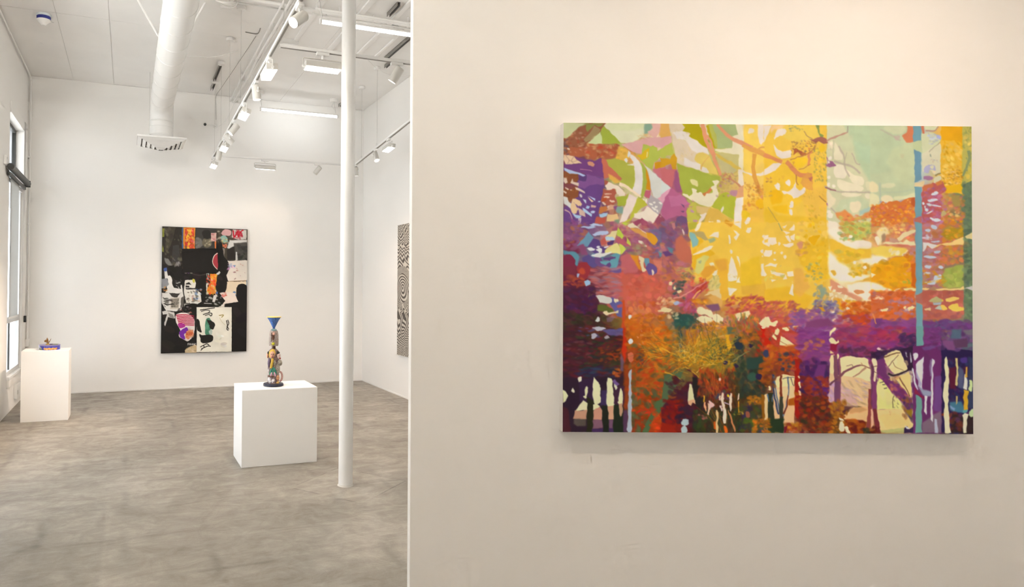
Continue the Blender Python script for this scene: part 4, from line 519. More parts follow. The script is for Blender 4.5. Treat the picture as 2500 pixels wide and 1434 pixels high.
    D('28302c 243028 2c3c30 302c20',(1000,450,1340,900),60,(24,60),1.6,70); E('305040',1170,640,70,60,soft=3); P('284038','1090,400 1310,380 1290,520 1100,560',soft=5); D('a85c14 b86c10 c07818',(1110,880,1290,1000),22,(16,44),1.8); D('28244c 2c2848 343c28 404820 4c4020',(1000,960,1340,1362),70,(22,56),1.6,60); D('485c20 546020',(1020,1180,1220,1340),16,(24,50),1.4); D('d87018 c86410',(1180,1180,1381,1362),16,(16,42),1.6); C('94503c','1080,1100 1120,1090 1140,1150 1100,1160'); D('d8b030',(930,1080,1040,1140),8,(8,24),1.6); P('c01808','1270,0 1381,20 1381,250 1320,240 1290,110',soft=3); D('c01c08 d04014 b83014',(1240,40,1381,300),20,(16,44),1.6); D('a85014 984818',(1260,460,1381,720),24,(22,54),1.7); E('2c2444',1350,340,34,40); E('2c2040',1255,635,40,44); P('e0c098','1340,870 1370,860 1381,1000 1381,1190 1350,1180 1328,1060'); P('3c5c74','1350,860 1381,860 1381,950',a=.9); P('ecdcb8','1280,0 1381,0 1381,15 1300,20'); P('8c5410','1290,860 1335,880 1330,1180 1290,1160',soft=2)
    # ---- bottom, third
    p.tile(1865,800,5.3115)
    D('b83c24 c04830 a83828 b85030',(0,0,440,400),80,(18,48),1.9,20); P('c02008','0,130 60,170 90,240 40,260 0,220',soft=3); D('b05410 a84c14 b86018',(0,230,440,560),60,(18,46),1.8,-20); D('2c3c58 303450 343c4c',(180,330,380,560),22,(18,42),1.4); E('303858',20,340,40,50,soft=2); D('c03818 b03010',(300,300,440,420),12,(18,40),1.5); P('c05050','200,60 440,100 440,230 330,180',a=.7,soft=4)
    Y='ecd8a4'
    C(Y,'135,60 165,15 195,40 180,100 135,85'); P(Y,'95,120 120,85 165,130 160,165'); P(Y,'215,115 250,130 385,225 285,255 200,230'); C(Y,'230,15 280,0 315,35 280,55'); P(Y,'400,50 440,20 440,62'); S('a87848',8,'100,70 140,110 170,140'); S('a07040',7,'205,180 290,230'); P('c86018','195,240 390,225 440,240 440,300 200,330',a=.6,soft=3)
    D('803878 78347c 8c4484 703070 84407c',(440,0,840,280),90,(24,60),2.8,0,10); D('c87838 b85c40',(480,150,760,350),10,(22,48),1.6); D('3c1c54 482058 341c48 542464',(450,420,840,860),70,(26,64),1.6,60); P('6c306c','690,480 800,480 780,640 640,660',soft=4); D('8c4070 7c3878',(450,300,840,420),26,(24,56),2.4,0,10); D('8c2c1c 98301c 702020 a03818',(460,640,840,960),60,(22,54),1.7); D('481c20 502818 303018 5c2418 6c2c18',(460,900,860,1362),90,(22,56),1.8,30); D('903414 a84410 802010',(470,900,860,1362),36,(18,46),1.6); D('c86c28',(690,720,780,750),5,(10,22),1.6)
    P('a01810','390,420 450,410 460,560 445,900 440,1160 385,1160 385,640',soft=1,j=2); D('8c1814 a82010 981c10',(385,420,460,1150),24,(18,40),1.4,85); D('b05810',(370,840,470,960),8,(20,40),1.5); C(Y,'432,640 450,625 455,660'); C(Y,'440,720 465,705 468,790 450,770'); P('e0b088','440,820 465,820 465,890 440,890')
    P('e8cc94','130,700 170,640 240,600 300,615 385,640 385,760 200,800 130,800'); P('e0b080','120,790 390,755 385,1245 250,1250 190,1265 130,1250 110,1000'); P('e8c490','120,800 380,760 380,920 310,930 130,960',a=.7,soft=3); P('a85410','320,920 390,900 390,1010 300,1010',soft=1); P('e4bc88','0,870 40,860 60,1000 60,1200 0,1190')
    for c,w,q,w2 in (('2c3020',60,'75,850 80,1050 85,1362',90),('303858',26,'110,610 115,820 180,1120',20),('4c6480',18,'120,640 160,900 200,1100',16),('702c18',28,'215,620 210,850 215,1120',30),('38382c',44,'215,900 215,1200 215,1362',64),('5c6c80',18,'305,640 310,760 300,900 260,1080 235,1150',14),('702010',12,'300,880 290,1000 245,1120',14),('484c50',8,'240,665 300,650 380,655',8),('483c40',8,'340,660 360,730 385,760',6)): S(c,w,q,w2)
    S('4c6880',18,'35,870 55,960',12); S('4c6078',16,'105,870 95,960',10); P('20301c','60,1180 250,1180 250,1362 80,1362',soft=2); C(Y,'55,760 75,760 75,810 58,810'); D('b06410 a85810',(0,1180,70,1362),14,(16,40),1.5); D('b87018 a04c14 8c2c18',(260,1240,470,1362),26,(18,44),1.6); P('701428','250,1290 290,1270 280,1362 250,1362',soft=1); D('6c3018 884c14',(0,560,130,760),18,(18,44),1.6)
    D('88305c 902c54 783468 982c50 7c3c70 a83c58',(850,0,1381,380),90,(26,64),2.4,0,12); P('b84458','1190,0 1381,0 1381,90 1250,80',a=.7,soft=5); P('8c1838','850,210 960,200 930,310 850,300',soft=2); C(Y,'845,125 870,40 910,5 920,25 880,80'); C(Y,'840,150 890,140 930,180 955,165 950,205 880,215 850,190'); P('e8c490','850,300 905,330 850,345'); D('50283c 482448',(960,250,1381,400),26,(22,54),1.8,0)
    P('e4cc98','840,420 860,360 900,350 895,520 905,640 840,640'); P('e8d4a0','975,400 1060,380 1120,360 1180,385 1290,390 1345,420 1370,560 1375,700 1200,680 1080,660 980,640'); C(Y,'920,410 940,345 965,360 950,410'); P('dcb888','840,590 1200,650 1375,700 1370,900 1360,1040 1200,1020 960,960 840,960'); P('c89ca0','840,720 1000,740 1200,880 1200,1030 900,980 840,950',a=.75,soft=5); D('c0a070 b89468 d8b888 b898a0 c8a8a8',(980,690,1360,1010),80,(12,44),4,28,14); D('c098b0 b890b8',(845,720,905,950),14,(20,46),2,40); D('a87878',(1090,850,1260,950),12,(5,12),2.5,45)
    for c,w,q,w2 in (('7c4858',46,'915,360 920,500 935,700 935,980',60),('844858',26,'965,410 975,560 970,760 965,960',30),('7c4850',40,'950,660 1020,590 1120,530 1240,490',16),('8c6048',12,'1230,490 1290,500 1375,540',14),('8c7058',8,'1060,500 1130,485 1140,520',8),('b08868',26,'1310,520 1230,590 1150,640',16),('6c3c50',26,'840,750 900,700 940,670',18),('a88850',8,'1250,460 1270,490',6)): S(c,w,q,w2)
    P('683c68','905,700 970,700 970,980 905,980',a=.6); E('305034',935,975,30,18); P('e0b078','1020,1140 1150,1040 1380,1020 1360,1240 1290,1210 1040,1190'); P('c08c58','1090,1060 1250,1030 1350,1060 1230,1100 1100,1120',a=.8,soft=3); D('a0601c b07420 8c4c18',(850,960,1060,1160),50,(16,46),1.8,40); D('a06018 b86c14 7c3414',(840,1150,1040,1362),30,(18,44),1.5); P('641810','1040,1200 1280,1200 1310,1240 1290,1362 1100,1362',soft=2); D('a85410 98440c 5c1410',(1040,1200,1310,1362),36,(22,54),1.7); C('e8d0a8','960,1300 980,1230 1010,1210 1035,1260 1030,1330 990,1350'); C('e8d0a8','1040,1300 1070,1280 1110,1362 1060,1362'); C('e8d0b0','965,1165 1010,1180 1030,1210 980,1200'); S('883c38',50,'1375,800 1370,1050 1340,1300',50); D('282c20',(1280,1310,1381,1362),8,(20,40),1.6)
    # ---- bottom right
    p.tile(2125,800,5.3115)
    D('a02c50 983060 882c54 b03450 803870 783078',(0,0,590,280),90,(26,66),2.2,-10,15); D('382850 302048 4c3058',(380,80,600,380),36,(24,56),1.8); P('c06c40','310,30 420,40 370,70',a=.6,soft=4); P('301c38','0,330 180,300 400,280 560,240 560,560 470,560 420,420 380,300 200,340 160,430 60,420 0,420',soft=3); D('301c3c 3c2048 442040',(0,280,560,420),40,(20,54),1.8); D('c88878 d8b0a0',(70,265,240,290),5,(14,30),3,0); E('e0c0b8',98,278,26,16); P('6c3064','80,420 180,400 200,600 260,660 400,760 480,880 540,920 540,1060 480,1080 400,960 280,840 150,700 80,640',soft=2); D('80305c 6c2c60 8c3470 7c2c68',(100,640,460,920),40,(24,54),2.4,40); D('c07848 b86c50',(210,640,500,980),12,(22,48),1.6,40)
    P('643050','0,480 40,500 80,680 70,1050 20,1050 0,980',soft=1); P('803868','10,640 75,660 70,1050 20,1050',a=.8); C('e8d0a8','10,410 50,400 80,440 75,560 60,690 35,680 40,560 20,500'); S('5c3830',7,'0,520 80,505'); S('5c4038',6,'0,560 100,600')
    C('e0cc94','170,390 230,330 350,295 400,340 440,450 470,540 380,600 300,590 220,520 190,450'); C('ead8a8','200,480 300,380 340,470 260,530',a=.5); S('603820',14,'165,390 270,350 380,330',12); S('6c5038',8,'220,510 300,420 360,360'); S('907848',10,'290,450 330,520 420,560',6); S('30202c',26,'220,600 300,620 400,590 480,550',20); P('dcc480','320,660 380,620 490,570 520,680 535,910 480,860 400,760'); S('70402c',12,'370,650 450,780 510,890'); P('e8d8a0','245,650 265,645 280,690 255,690'); P('c08c58','220,670 330,620 390,640 320,700',a=.6)
    P('d8d080','75,760 105,650 170,720 280,850 370,940 430,1060 300,1060 75,1060'); P('e0dc94','75,760 110,670 200,800 160,960',a=.7,soft=5); P('d8c888','180,830 290,850 350,940 200,1010',a=.7,soft=6); P('e0c080','75,1060 430,1060 470,1150 550,1250 540,1290 430,1330 200,1362 120,1340 90,1180'); P('e0b870','90,1140 300,1100 500,1200 520,1280 200,1300',a=.7,soft=6); P('a8a868','120,1330 300,1310 440,1290 440,1362 120,1362',a=.8,soft=4); S('604c30',9,'300,880 280,960 280,1040',7); D('5c4c38 685840',(280,890,350,1050),9,(8,20),2.4,50); D('a08858',(240,1080,300,1140),6,(8,18),2,60); S('3c2c30',8,'120,720 160,705'); S('3c2c30',8,'150,745 180,740'); S('3c2c30',8,'170,795 205,785'); S('702830',48,'40,1050 70,1200 90,1362',60); D('581410 4c1010',(0,1290,120,1362),10,(20,40),1.8); P('d8a888','0,1060 20,1050 40,1250 0,1300'); P('302040','430,1300 470,1280 490,1310 570,1260 570,1362 430,1362'); P('d0c8c8','435,1270 490,1290 500,1310 460,1305'); D('40284c 8c5428 585058',(400,900,560,1200),24,(20,46),1.7,60); P('8c6c18','450,1070 530,1060 530,1180 480,1130',soft=2); Es('d8d4dc','460,350,5,40,-15 515,390,8,70,-8'); C('887060','440,440 470,430 490,480 460,500')
    P('682860','545,250 915,180 915,1362 545,1362',j=.8); P('743874','690,0 915,0 915,180 690,230',soft=2); D('703070 78387c 683068',(690,0,915,260),30,(24,50),2.2,0); P('6c4c88','650,270 860,240 760,300 690,300',a=.8,soft=2); P('5c2858','690,330 770,380 770,1200 690,1200',a=.7,soft=2); P('6c4888','830,640 915,620 915,1100 820,1080',a=.7,soft=4); P('7c6c74','670,1230 830,1120 915,1080 915,1362 665,1362',a=.8,soft=4); P('842040','560,760 640,860 700,910 690,930 600,870 560,860',soft=1)
    W_='d0ccd4'
    C(W_,'545,355 570,328 605,335 612,370 580,415 555,390'); P(W_,'685,380 680,560 660,800 630,760 585,560 580,480 620,430'); P('a098b0','580,540 610,600 660,740 640,780 590,640',a=.8); C(W_,'535,540 545,525 565,600 610,790 590,790 550,640'); P('94a0b0','600,740 680,810 780,820 780,890 690,890 640,830',soft=3,a=.9); P(W_,'785,400 830,420 830,470 805,520 810,620 800,760 815,900 800,1100 795,1215 775,1190 785,900 775,800 785,640 790,560'); P('8c7ca0','758,420 785,400 790,560 785,640 765,640',a=.7,soft=1); P(W_,'700,890 740,890 725,1010 718,1130 690,1095'); P('b0b0bc','830,1180 860,1190 870,1362 830,1362 825,1260')
    P('241844','915,160 960,250 1330,300 1335,1362 915,1362',j=.8); D('603068 784878 5c3868 70507c',(920,0,1330,290),50,(28,60),1.6); P('4c6c7c','1050,30 1180,20 1170,150 1040,140',a=.8,soft=4); P('706c70','1200,30 1330,30 1330,110 1230,90',a=.8,soft=4); P('7c4878','930,180 1100,180 1090,300 1000,290',soft=3); P('5c3858','1070,160 1260,140 1250,260 1100,270',soft=3); D('2c3058 303860 24184c 482048 581838',(1010,400,1335,1362),90,(22,50),1.7,60); P('581430','1015,530 1110,500 1100,790 1020,790',soft=3); P('505474','1140,500 1200,560 1210,800 1130,780',soft=3); P('303c58','1265,380 1335,400 1335,1050 1260,1040',a=.8,soft=3); C('48307c','1170,410 1250,390 1250,450 1190,460',soft=2); P('407088','1020,970 1180,960 1240,1100 1100,1100 1030,1060',soft=4); P('8098b8','1020,1000 1090,1050 1080,1080 1030,1050',soft=2); D('98401c 803020',(920,1100,1090,1200),8,(20,44),1.8); P('2c1c14','1060,1120 1335,1130 1335,1362 1030,1362',soft=3,a=.8); D('6c3020 583050',(1030,1130,1180,1320),10,(24,46),1.6)
    P('dcd4a8','955,420 985,375 1000,430 1005,520 1018,550 1005,620 1015,700 1005,900 1010,1080 1020,1200 1035,1362 965,1362 950,1160 955,980 930,850 950,720 970,650 960,540'); P('c8b878','1098,395 1135,395 1140,520 1130,720 1115,758 1095,740 1110,600'); P('c0a868','1105,880 1125,880 1130,980 1110,1000'); P('d8d4c4','1218,600 1250,640 1260,760 1250,810 1200,800 1210,700'); P('d0a040','1232,515 1255,515 1258,640 1225,650 1222,580'); P('d0a02c','1205,810 1265,815 1262,1060 1205,1060'); P('dcd8b0','1195,1130 1230,1100 1265,1120 1240,1200 1245,1362 1205,1362 1195,1240'); P('5c9c9c','1195,1060 1260,1060 1255,1100 1200,1090'); C('c0cc90','1275,690 1310,685 1325,760 1300,825 1265,800 1285,740'); C('b8c898','1280,1090 1330,1050 1335,1130 1300,1160 1275,1130')
    P('6c9c98','585,-10 680,-10 682,235 590,243',j=.2); P('68988c','585,870 660,915 660,1362 575,1362',j=.2)
    return p.finish()
def collage_uv(x,y):
    yt=555+5.9*(x-395.7)/207.3; yb=861.8-4.8*(x-391.1)/207.5; xl=395.7-4.6*(y-555)/306; xr=603-4.4*(y-561)/296
    return (x-xl)/(xr-xl),(y-yt)/(yb-yt)
def paint_collage(W=300):
    H=int(W*1.49); p=Painter(W,H,collage_uv,3,207); P,C,S,E,Es,D=p.P,p.C,p.S,p.E,p.Es,p.D
    p.im[:]=hexc('1b1917'); p.tile(380,540,4.217)
    D('26231f 141210 2c2823',(50,60,930,1350),120,(20,60),2,40)
    P('2e2a24','66,70 270,70 265,300 250,460 70,450'); P('463f34','120,70 200,70 150,260 110,330 90,300'); P('3c3a38','170,260 230,250 250,460 150,460 160,380'); D('55503f 3a352c 6a6252',(75,75,260,460),50,(8,24),1.6,60); P('8a8c3a','66,85 90,85 85,170 66,175'); P('8a8c3a','66,240 80,290 75,325 64,320'); C('7c7a76','85,390 130,400 160,460 110,450',soft=2); D('8c8a86',(180,400,245,460),8,(8,18),2,80)
    P('46608c','262,72 285,72 280,300 262,290'); P('8a7c60','268,325 385,318 375,400 370,530 262,530'); D('a0906c 6c6048 b8a888',(270,330,380,450),24,(8,20),1.8); C('d8d4c8','280,450 330,415 362,430 355,490 310,505 278,480'); D('c0a0b0 8050a0 d0c0b0 a06040',(268,495,370,535),14,(8,16),1.5)
    P('d88c2c','275,72 395,75 390,325 275,322'); P('c03c2c','290,85 382,85 380,312 288,308'); D('e8a030 e06030 e8b840 d83428 d87878 48702c',(290,88,382,310),90,(6,16),1.5,60); P('e8b038','305,90 360,95 350,150 320,140 345,190 310,200 350,240 320,260 345,300 305,300 325,220 300,180 325,120'); D('c83020',(305,95,355,300),16,(6,13),1.6)
    P('3c3a36','395,78 612,82 608,290 395,285'); C('74706a','400,180 450,190 470,250 430,285 397,280',soft=4); C('6c6450','465,210 500,180 550,190 560,240 520,280 475,260',soft=2); D('c0b498 8c8068 a89878',(478,195,552,262),30,(5,11),1.3); C('24221e','470,110 540,105 545,180 500,190 475,170',soft=3); D('8c8a84 605c56',(400,185,440,265),10,(8,16),1.5); P('d0a89c','553,128 610,128 606,215 553,213'); D('b87070 d8b8b0',(556,130,606,212),16,(5,11),1.4); P('e07838','592,215 608,215 606,288 594,286')
    P('1c1a17','262,290 650,290 640,535 262,535'); C('a83840','622,335 590,360 572,410 580,450 622,500',j=0); S('e8dcc8',7,'622,335 590,358 570,410 580,455 620,500'); S('4c4844',8,'360,545 430,560 500,550',a=.7)
    P('484036','612,85 940,90 938,410 720,405 690,370 670,250 640,190 615,180'); D('5c5444 3c362c 706450 c8c0a8',(615,90,780,240),50,(6,18),1.5); C('d8a8a4','665,120 700,92 760,100 760,150 700,155 668,145'); C('8cb4a8','655,175 690,150 725,180 720,220 680,225'); D('c8b060 e0c8a0',(655,160,720,230),12,(6,14),1.7); C('e07038','652,245 675,238 688,258 672,280 655,272'); C('d88058','690,250 712,238 722,256 705,282 690,272'); C('f0b890','662,252 674,250 676,266 664,266'); C('b8503c','698,254 710,250 710,266 698,270'); P('d0c8bc','780,92 930,95 925,190 840,195 770,170'); D('c02030 a82838',(780,95,890,180),34,(6,18),2.2,70); S('c01c2c',14,'785,100 800,170 830,110 840,170'); S('c01c2c',12,'840,165 870,110 895,98'); P('d8d4cc','750,200 935,195 930,260 850,240 760,300 720,280',soft=3); P('504c46','790,230 935,220 938,408 830,405 800,330',soft=3); D('2c2a26 3c3a36',(840,260,930,400),26,(10,24),1.6); P('d0ccc4','812,320 828,320 832,405 812,405'); P('2c2824','720,300 800,260 810,400 725,400',soft=2); P('1c1a17','640,210 670,230 690,370 720,420 740,480 720,540 640,540 620,380'); P('a89c90','672,280 700,290 690,370',a=.7)
    P('e8dccc','725,410 938,405 935,610 730,620 712,560 750,480'); P('e8d4b4','720,625 935,620 930,700 870,660 830,690 820,830 720,850 690,760 715,690'); D('c080b0 d8a8c0 b0b0c8',(730,440,800,520),12,(8,18),1.6); D('c07868 d8b0a0 d0c0c0 884c50',(760,440,930,600),16,(4,11),2,20); P('7898b8','780,460 815,455 800,475'); S('c8a070',5,'735,620 935,612'); P('7090b0','925,605 937,605 935,665 925,665'); Es('6888b0','795,735,16,12 805,765,10,12')
    C('1a1816','820,690 850,650 900,650 935,690 935,900 840,890 815,790'); P('e8d8c8','690,855 660,870 700,820 640,740 720,730 800,740 835,830 760,840'); D('d87868 c85848',(655,735,705,775),10,(8,16),1.6); P('e0d4c0','630,885 690,850 690,885')
    P('1a1816','400,620 500,560 540,560 505,700 500,770 480,850 450,800 420,700'); P('a8b0a8','505,538 535,540 532,580 505,575'); P('384038','513,545 528,547 526,573 512,571'); P('e08c2c','545,545 615,548 612,620 595,700 620,740 520,755 505,720 545,640'); D('e84828 e8b030 d83020 e8e0c8 e87028',(510,550,612,755),80,(6,16),1.6,60); C('e4e0d8','610,545 640,518 650,535 630,555'); P('e0dcd0','505,650 520,640 515,700 505,730'); C('5070a8','600,735 625,725 620,755')
    P('dcd8d0','580,765 620,755 605,800 590,840 565,830'); D('e4e0d8 c8c4bc',(500,770,680,870),14,(6,18),2,30); S('d8d4cc',6,'480,845 560,850'); P('e4dcd0','655,860 700,860 660,885')
    P('dcd8cc','290,610 380,605 400,640 390,700 450,740 455,830 400,860 300,840 275,720'); P('242220','300,640 330,630 355,655 295,655'); P('2c2a28','295,665 335,670 330,685 296,682'); P('3c3a38','295,690 400,690 400,705 298,706'); D('3c3832 5c5448 b8b0a4',(300,720,410,830),26,(8,18),1.8,30); D('5070a8 a8b8d0 c07860',(360,700,455,830),16,(8,16),1.4); C('c8c050','365,600 385,600 385,640 370,630'); P('d8d4c8','275,845 345,840 330,880 280,890'); S('302c28',8,'275,850 340,845')
    P('dcd8d0','60,740 270,740 280,790 250,910 200,930 100,920 60,850'); P('3c3834','130,740 240,745 210,785 160,780'); P('c8c0b0','145,790 240,785 230,905 140,905'); P('8c8478','155,800 228,797 220,890 152,890'); D('5c564c a8a090',(155,800,225,890),26,(5,11),1.4); D('302c28 24221f',(75,790,170,880),16,(8,18),2.4,0); S('2c2824',10,'85,850 110,860 160,855'); P('605c54','250,790 280,770 270,880 240,900')
    C('e0dcd4','90,500 110,495 115,560 150,570 170,650 165,700 110,690 120,600 90,590'); C('4860a0','80,490 110,485 105,520 85,520'); P('e0dcd4','120,690 180,660 260,660 270,740 90,740'); P('242220','170,600 240,620 250,700 180,690 160,640'); D('e4e0d8',(170,600,255,710),14,(5,14),2.2,40); P('8a8c90','58,600 110,590 130,650 90,700 58,690',soft=2); D('8c8c50 c08040 c8c0b0',(58,660,110,735),12,(6,14),1.5)
    P('d0ccc4','62,930 100,920 180,940 190,1000 120,990 90,1080 80,1060 110,960 70,960'); P('8c8880','120,940 170,960 180,1000 130,985'); P('1a1816','290,860 360,845 410,850 400,960 380,1010 300,1000 260,960'); D('302c28 d07060 d8a8a0 b8a8b0',(220,880,350,970),26,(7,16),1.7)
    C('e0d4cc','200,960 300,945 380,1010 385,1110 360,1190 320,1230 280,1220 225,1180 240,1120 200,1040'); 
    for k in range(8): S('c02850' if k%2 else 'b02040',12,'%d,%d %d,%d %d,%d'%(200+k*5,968+k*17,290,962+k*15,380,975+k*14),7)
    C('a83088','215,1060 270,1050 290,1080 240,1100'); C('702898','230,1140 300,1090 320,1130 280,1160 290,1210 250,1200'); P('d88050','300,1130 370,1115 375,1170 320,1215 290,1200'); D('c8a088 d89870',(295,1090,375,1200),14,(7,15),2); 
    x=298
    for st in (['11,4 3,2 0,10 1,22 9,24 11,14 6,14'],['11,0 1,0 1,26 11,26','1,12 8,12'],['1,26 1,0 10,2 10,11 1,13 11,26'],['6,0 0,8 2,22 8,24 11,12 6,0']):
        for q in st:
            q=[tuple(map(float,a.split(','))) for a in q.split()]
            for a,b in zip(q[:-1],q[1:]): S('b84c30',4.6,[(x+a[0],1142+a[1]),(x+b[0],1142+b[1])])
        x+=17
    C('c8b088','285,1340 300,1310 360,1280 402,1270 402,1345 300,1350'); D('a89070 d8c8a8',(300,1290,400,1345),16,(6,14),2)
    # FRANCE lettering
    x=316
    for ch in 'FRANC':
        L={'F':['0,0 0,18','0,0 9,0','0,8 7,8'],'R':['0,18 0,0 9,2 8,9 0,9','3,9 11,18'],'A':['0,18 6,0 12,18','3,12 9,12'],'N':['0,18 0,0 12,18 12,0'],'C':['12,2 5,0 0,9 5,18 12,16']}[ch]
        for st in L:
            q=[tuple(map(float,a.split(','))) for a in st.split()]
            for a,b in zip(q[:-1],q[1:]): S('e8e4dc',3.4,[(x+a[0],1254+a[1]),(x+b[0],1254+b[1])])
        x+=17
    P('ebe5d3','405,885 766,884 764,1338 403,1342',j=0)
    for w,q in ((9,'440,915 500,905 570,895 590,892'),(7,'450,930 500,915 540,925 520,945'),(9,'470,960 520,945 560,950 555,975'),(8,'490,970 530,960 550,978'),(9,'440,1290 500,1260 530,1270'),(9,'450,1310 520,1280 545,1285'),(8,'445,1325 480,1290 470,1275'),(9,'712,1020 720,1070 715,1110 730,1120'),(8,'725,1015 735,1050 722,1080 735,1110')): S('2c2824',w,q)
    C('24221e','405,1010 430,1020 440,1080 455,1140 420,1130 405,1100'); C('4c8468','500,1010 530,995 545,1010 560,1040 545,1100 560,1150 500,1170 490,1100'); C('24221e','505,1015 560,1025 590,1060 575,1110 540,1100 530,1060'); C('5c9478','500,1060 525,1070 515,1110 495,1100'); C('b8c8bc','530,1130 560,1110 560,1160 540,1165'); C('24221e','430,1160 470,1170 560,1170 570,1220 520,1250 450,1245 440,1200'); S('98843c',8,'635,970 680,965 660,990'); S('c8bc98',4,'640,990 660,1030 695,1065'); D('e0d8c4 f0ece0',(600,1160,700,1300),10,(12,28),2)
    return p.finish(.35,4,0,.03)
# ------------------------------------------------------------------ room shell
XL, XR, YB, YF, H = -1.29, 3.535, 9.69, -4.0, 4.32
struct(MB().box((XL-.2, YF-.2, -.15), (XR+.2, YB+.2, 0)).build('floor', FLOOR, smooth=0))
struct(MB().box((XL-.06, YB, 0), (XR+.2, YB+.2, H)).build('wall_back', WALL, smooth=0))
struct(MB().box((XR, YF, 0), (XR+.2, YB, H)).build('wall_right', WALL, smooth=0))
struct(MB().box((XL-.2, YF-.2, 0), (XR+.2, YF, H)).build('wall_front', WALL, smooth=0))
struct(MB().box((XL, YB-.006, 0), (XR-.006, YB, .020)).build('baseboard_back', WHITE, smooth=0))
struct(MB().box((XR-.006, 2.0, 0), (XR, YB, .020)).build('baseboard_right', WHITE, smooth=0))
# ceiling: backing slab with boards whose joints stay open by a few millimetres
ceil = struct(MB().box((XL-.2, YF-.2, H+.012), (XR+.2, YB+.2, H+.2)).build('ceiling', CEIL, smooth=0))
xs = [XL, -.735, -.215, 2.155, XR]
ys = [YF, 0, 2.44, 4.9, 7.34, YB]
for j in range(len(ys)-1):
    for i in range(len(xs)-1):
        g, k_ = .0014, .0028; MB().box((xs[i]+g, ys[j]+k_, H+random.Random(i*9+j).uniform(0, .002)), (xs[i+1]-g, ys[j+1]-k_, H+.012)).build('board', CEIL, ceil, smooth=0)
# left wall with tall storefront openings, the rearmost added unseen for fill
WZ0, WZ1 = .42, 3.47
OPEN = [(-3.4, -2.0), (4.2, 7.2), (8.27, 9.27)]
wl = MB(); y = YF; TZ0 = 2.72     # thin wall round the glazing, thicker outer leaf that steps back below the transom
for a, b in OPEN:
    wl.box((XL-.06, y, 0), (XL, a, H)); wl.box((XL-.06, a, 0), (XL, b, WZ0)); wl.box((XL-.06, a, WZ1), (XL, b, H)); y = b
wl.box((XL-.06, y, 0), (XL, YB, H)); y = YF
for a, b in OPEN:
    e = b+.34 if b < 9 else YB+.2; wl.box((XL-.13, y, 0), (XL-.06, a, H)); wl.box((XL-.13, a, 0), (XL-.06, e, WZ0)); wl.box((XL-.13, a, WZ1), (XL-.06, e, H)); wl.box((XL-.13, b, TZ0), (XL-.06, e, WZ1)); y = e
struct(wl.build('wall_left', WALL, smooth=0))
for k, (a, b) in enumerate(OPEN):
    w = bpy.data.objects.new('window_%d' % (3-k), None); COL.objects.link(w); w.location = (XL, (a+b)/2, WZ0); struct(w)
    c = MB(); t = .13; c.box((XL, b, WZ0-.12), (XL+.014, b+.29, WZ1+t)); c.box((XL, a, WZ1), (XL+.014, b, WZ1+t)); c.box((XL, a, WZ0-.12), (XL+.014, b, WZ0-.02)); c.build('casing', WALL, w, bevel=.003)
    MB().box((XL-.06, a, WZ0-.02), (XL+.03, b, WZ0+.012)).build('sill', WHITE, w, bevel=.003)
    GX, GT = XL-.035, XL-.105
    for nm, x_, p, q in (('jamb', GX, (b-.07, WZ0+.012), (b, TZ0)), ('jamb', GX, (a, WZ0+.012), (a+.05, TZ0)), ('rail', GX, (a+.05, WZ0+.012), (b-.07, WZ0+.06)), ('rail', GX, (a+.05, 1.04), (b-.07, 1.115)), ('transom_bar', XL-.08, (a, TZ0-.05), (b, TZ0)), ('transom_frame', GT, (b-.03, TZ0), (b, WZ1)), ('transom_frame', GT, (a, WZ1-.04), (b-.03, WZ1))):
        dx = .08 if nm == 'transom_bar' else .022; MB().box((x_-dx, p[0], p[1]), (x_+dx, q[0], q[1])).build(nm, GREYMETAL if nm == 'transom_frame' else FRAME, w, bevel=.002)
    for x_, z0, z1, ye in ((GX, WZ0+.06, 1.04, b-.07), (GX, 1.115, TZ0-.05, b-.07), (GT, TZ0, WZ1-.04, b-.03)): MB().box((x_-.003, a+.05, z0), (x_+.003, ye, z1)).build('pane', GLASS, w, smooth=0)
    MB().box((GX-.010, a+.34, WZ0+.06), (GX+.010, a+.352, 1.04)).build('glazing_bar', GREYMETAL, w, smooth=0)
# outside: pavement and a flat canopy added to darken the transom panes
PAVE = mat('pavement', (.55, .54, .52), .8, var=.12, bump=.3); CANO = mat('added_canopy_soffit', (.20, .20, .21), .7, var=.05)
struct(MB().box((-20, -14, -.3), (XL-.13, 40, -.12)).build('pavement', PAVE, smooth=0))
tag(MB().box((XL-1.7, -4.2, 3.52), (XL-.131, 40, 3.68)).build('added_street_canopy', CANO, loc=(XL-.9, 18, 3.52), smooth=0), 'grey flat canopy added outside to darken the upper window panes', 'canopy')
# partition that carries the large painting
WA = .008; D0 = 2.6
n_ = Vector((math.sin(YAW-WA), math.cos(YAW-WA), 0)); t_ = Vector((math.cos(YAW-WA), -math.sin(YAW-WA), 0)); CAM = Vector((0, 0, 1.5))
d_ = Fv+R2*((1004.2-870)/1577.3); e0 = d_*(D0/d_.dot(n_)); e0.z = 0
s_end = (XR-e0.x)/t_.x-.001
thick = .107; e1 = e0+t_*s_end
back_len = (XR-(e0+n_*thick).x)/t_.x-.001
poly = [e0, e1, e0+n_*thick+t_*back_len, e0+n_*thick]
struct(MB().prism([(p.x, p.y, 0) for p in poly], (0, 0, H)).build('wall_partition', WALL, bevel=.004, smooth=0))

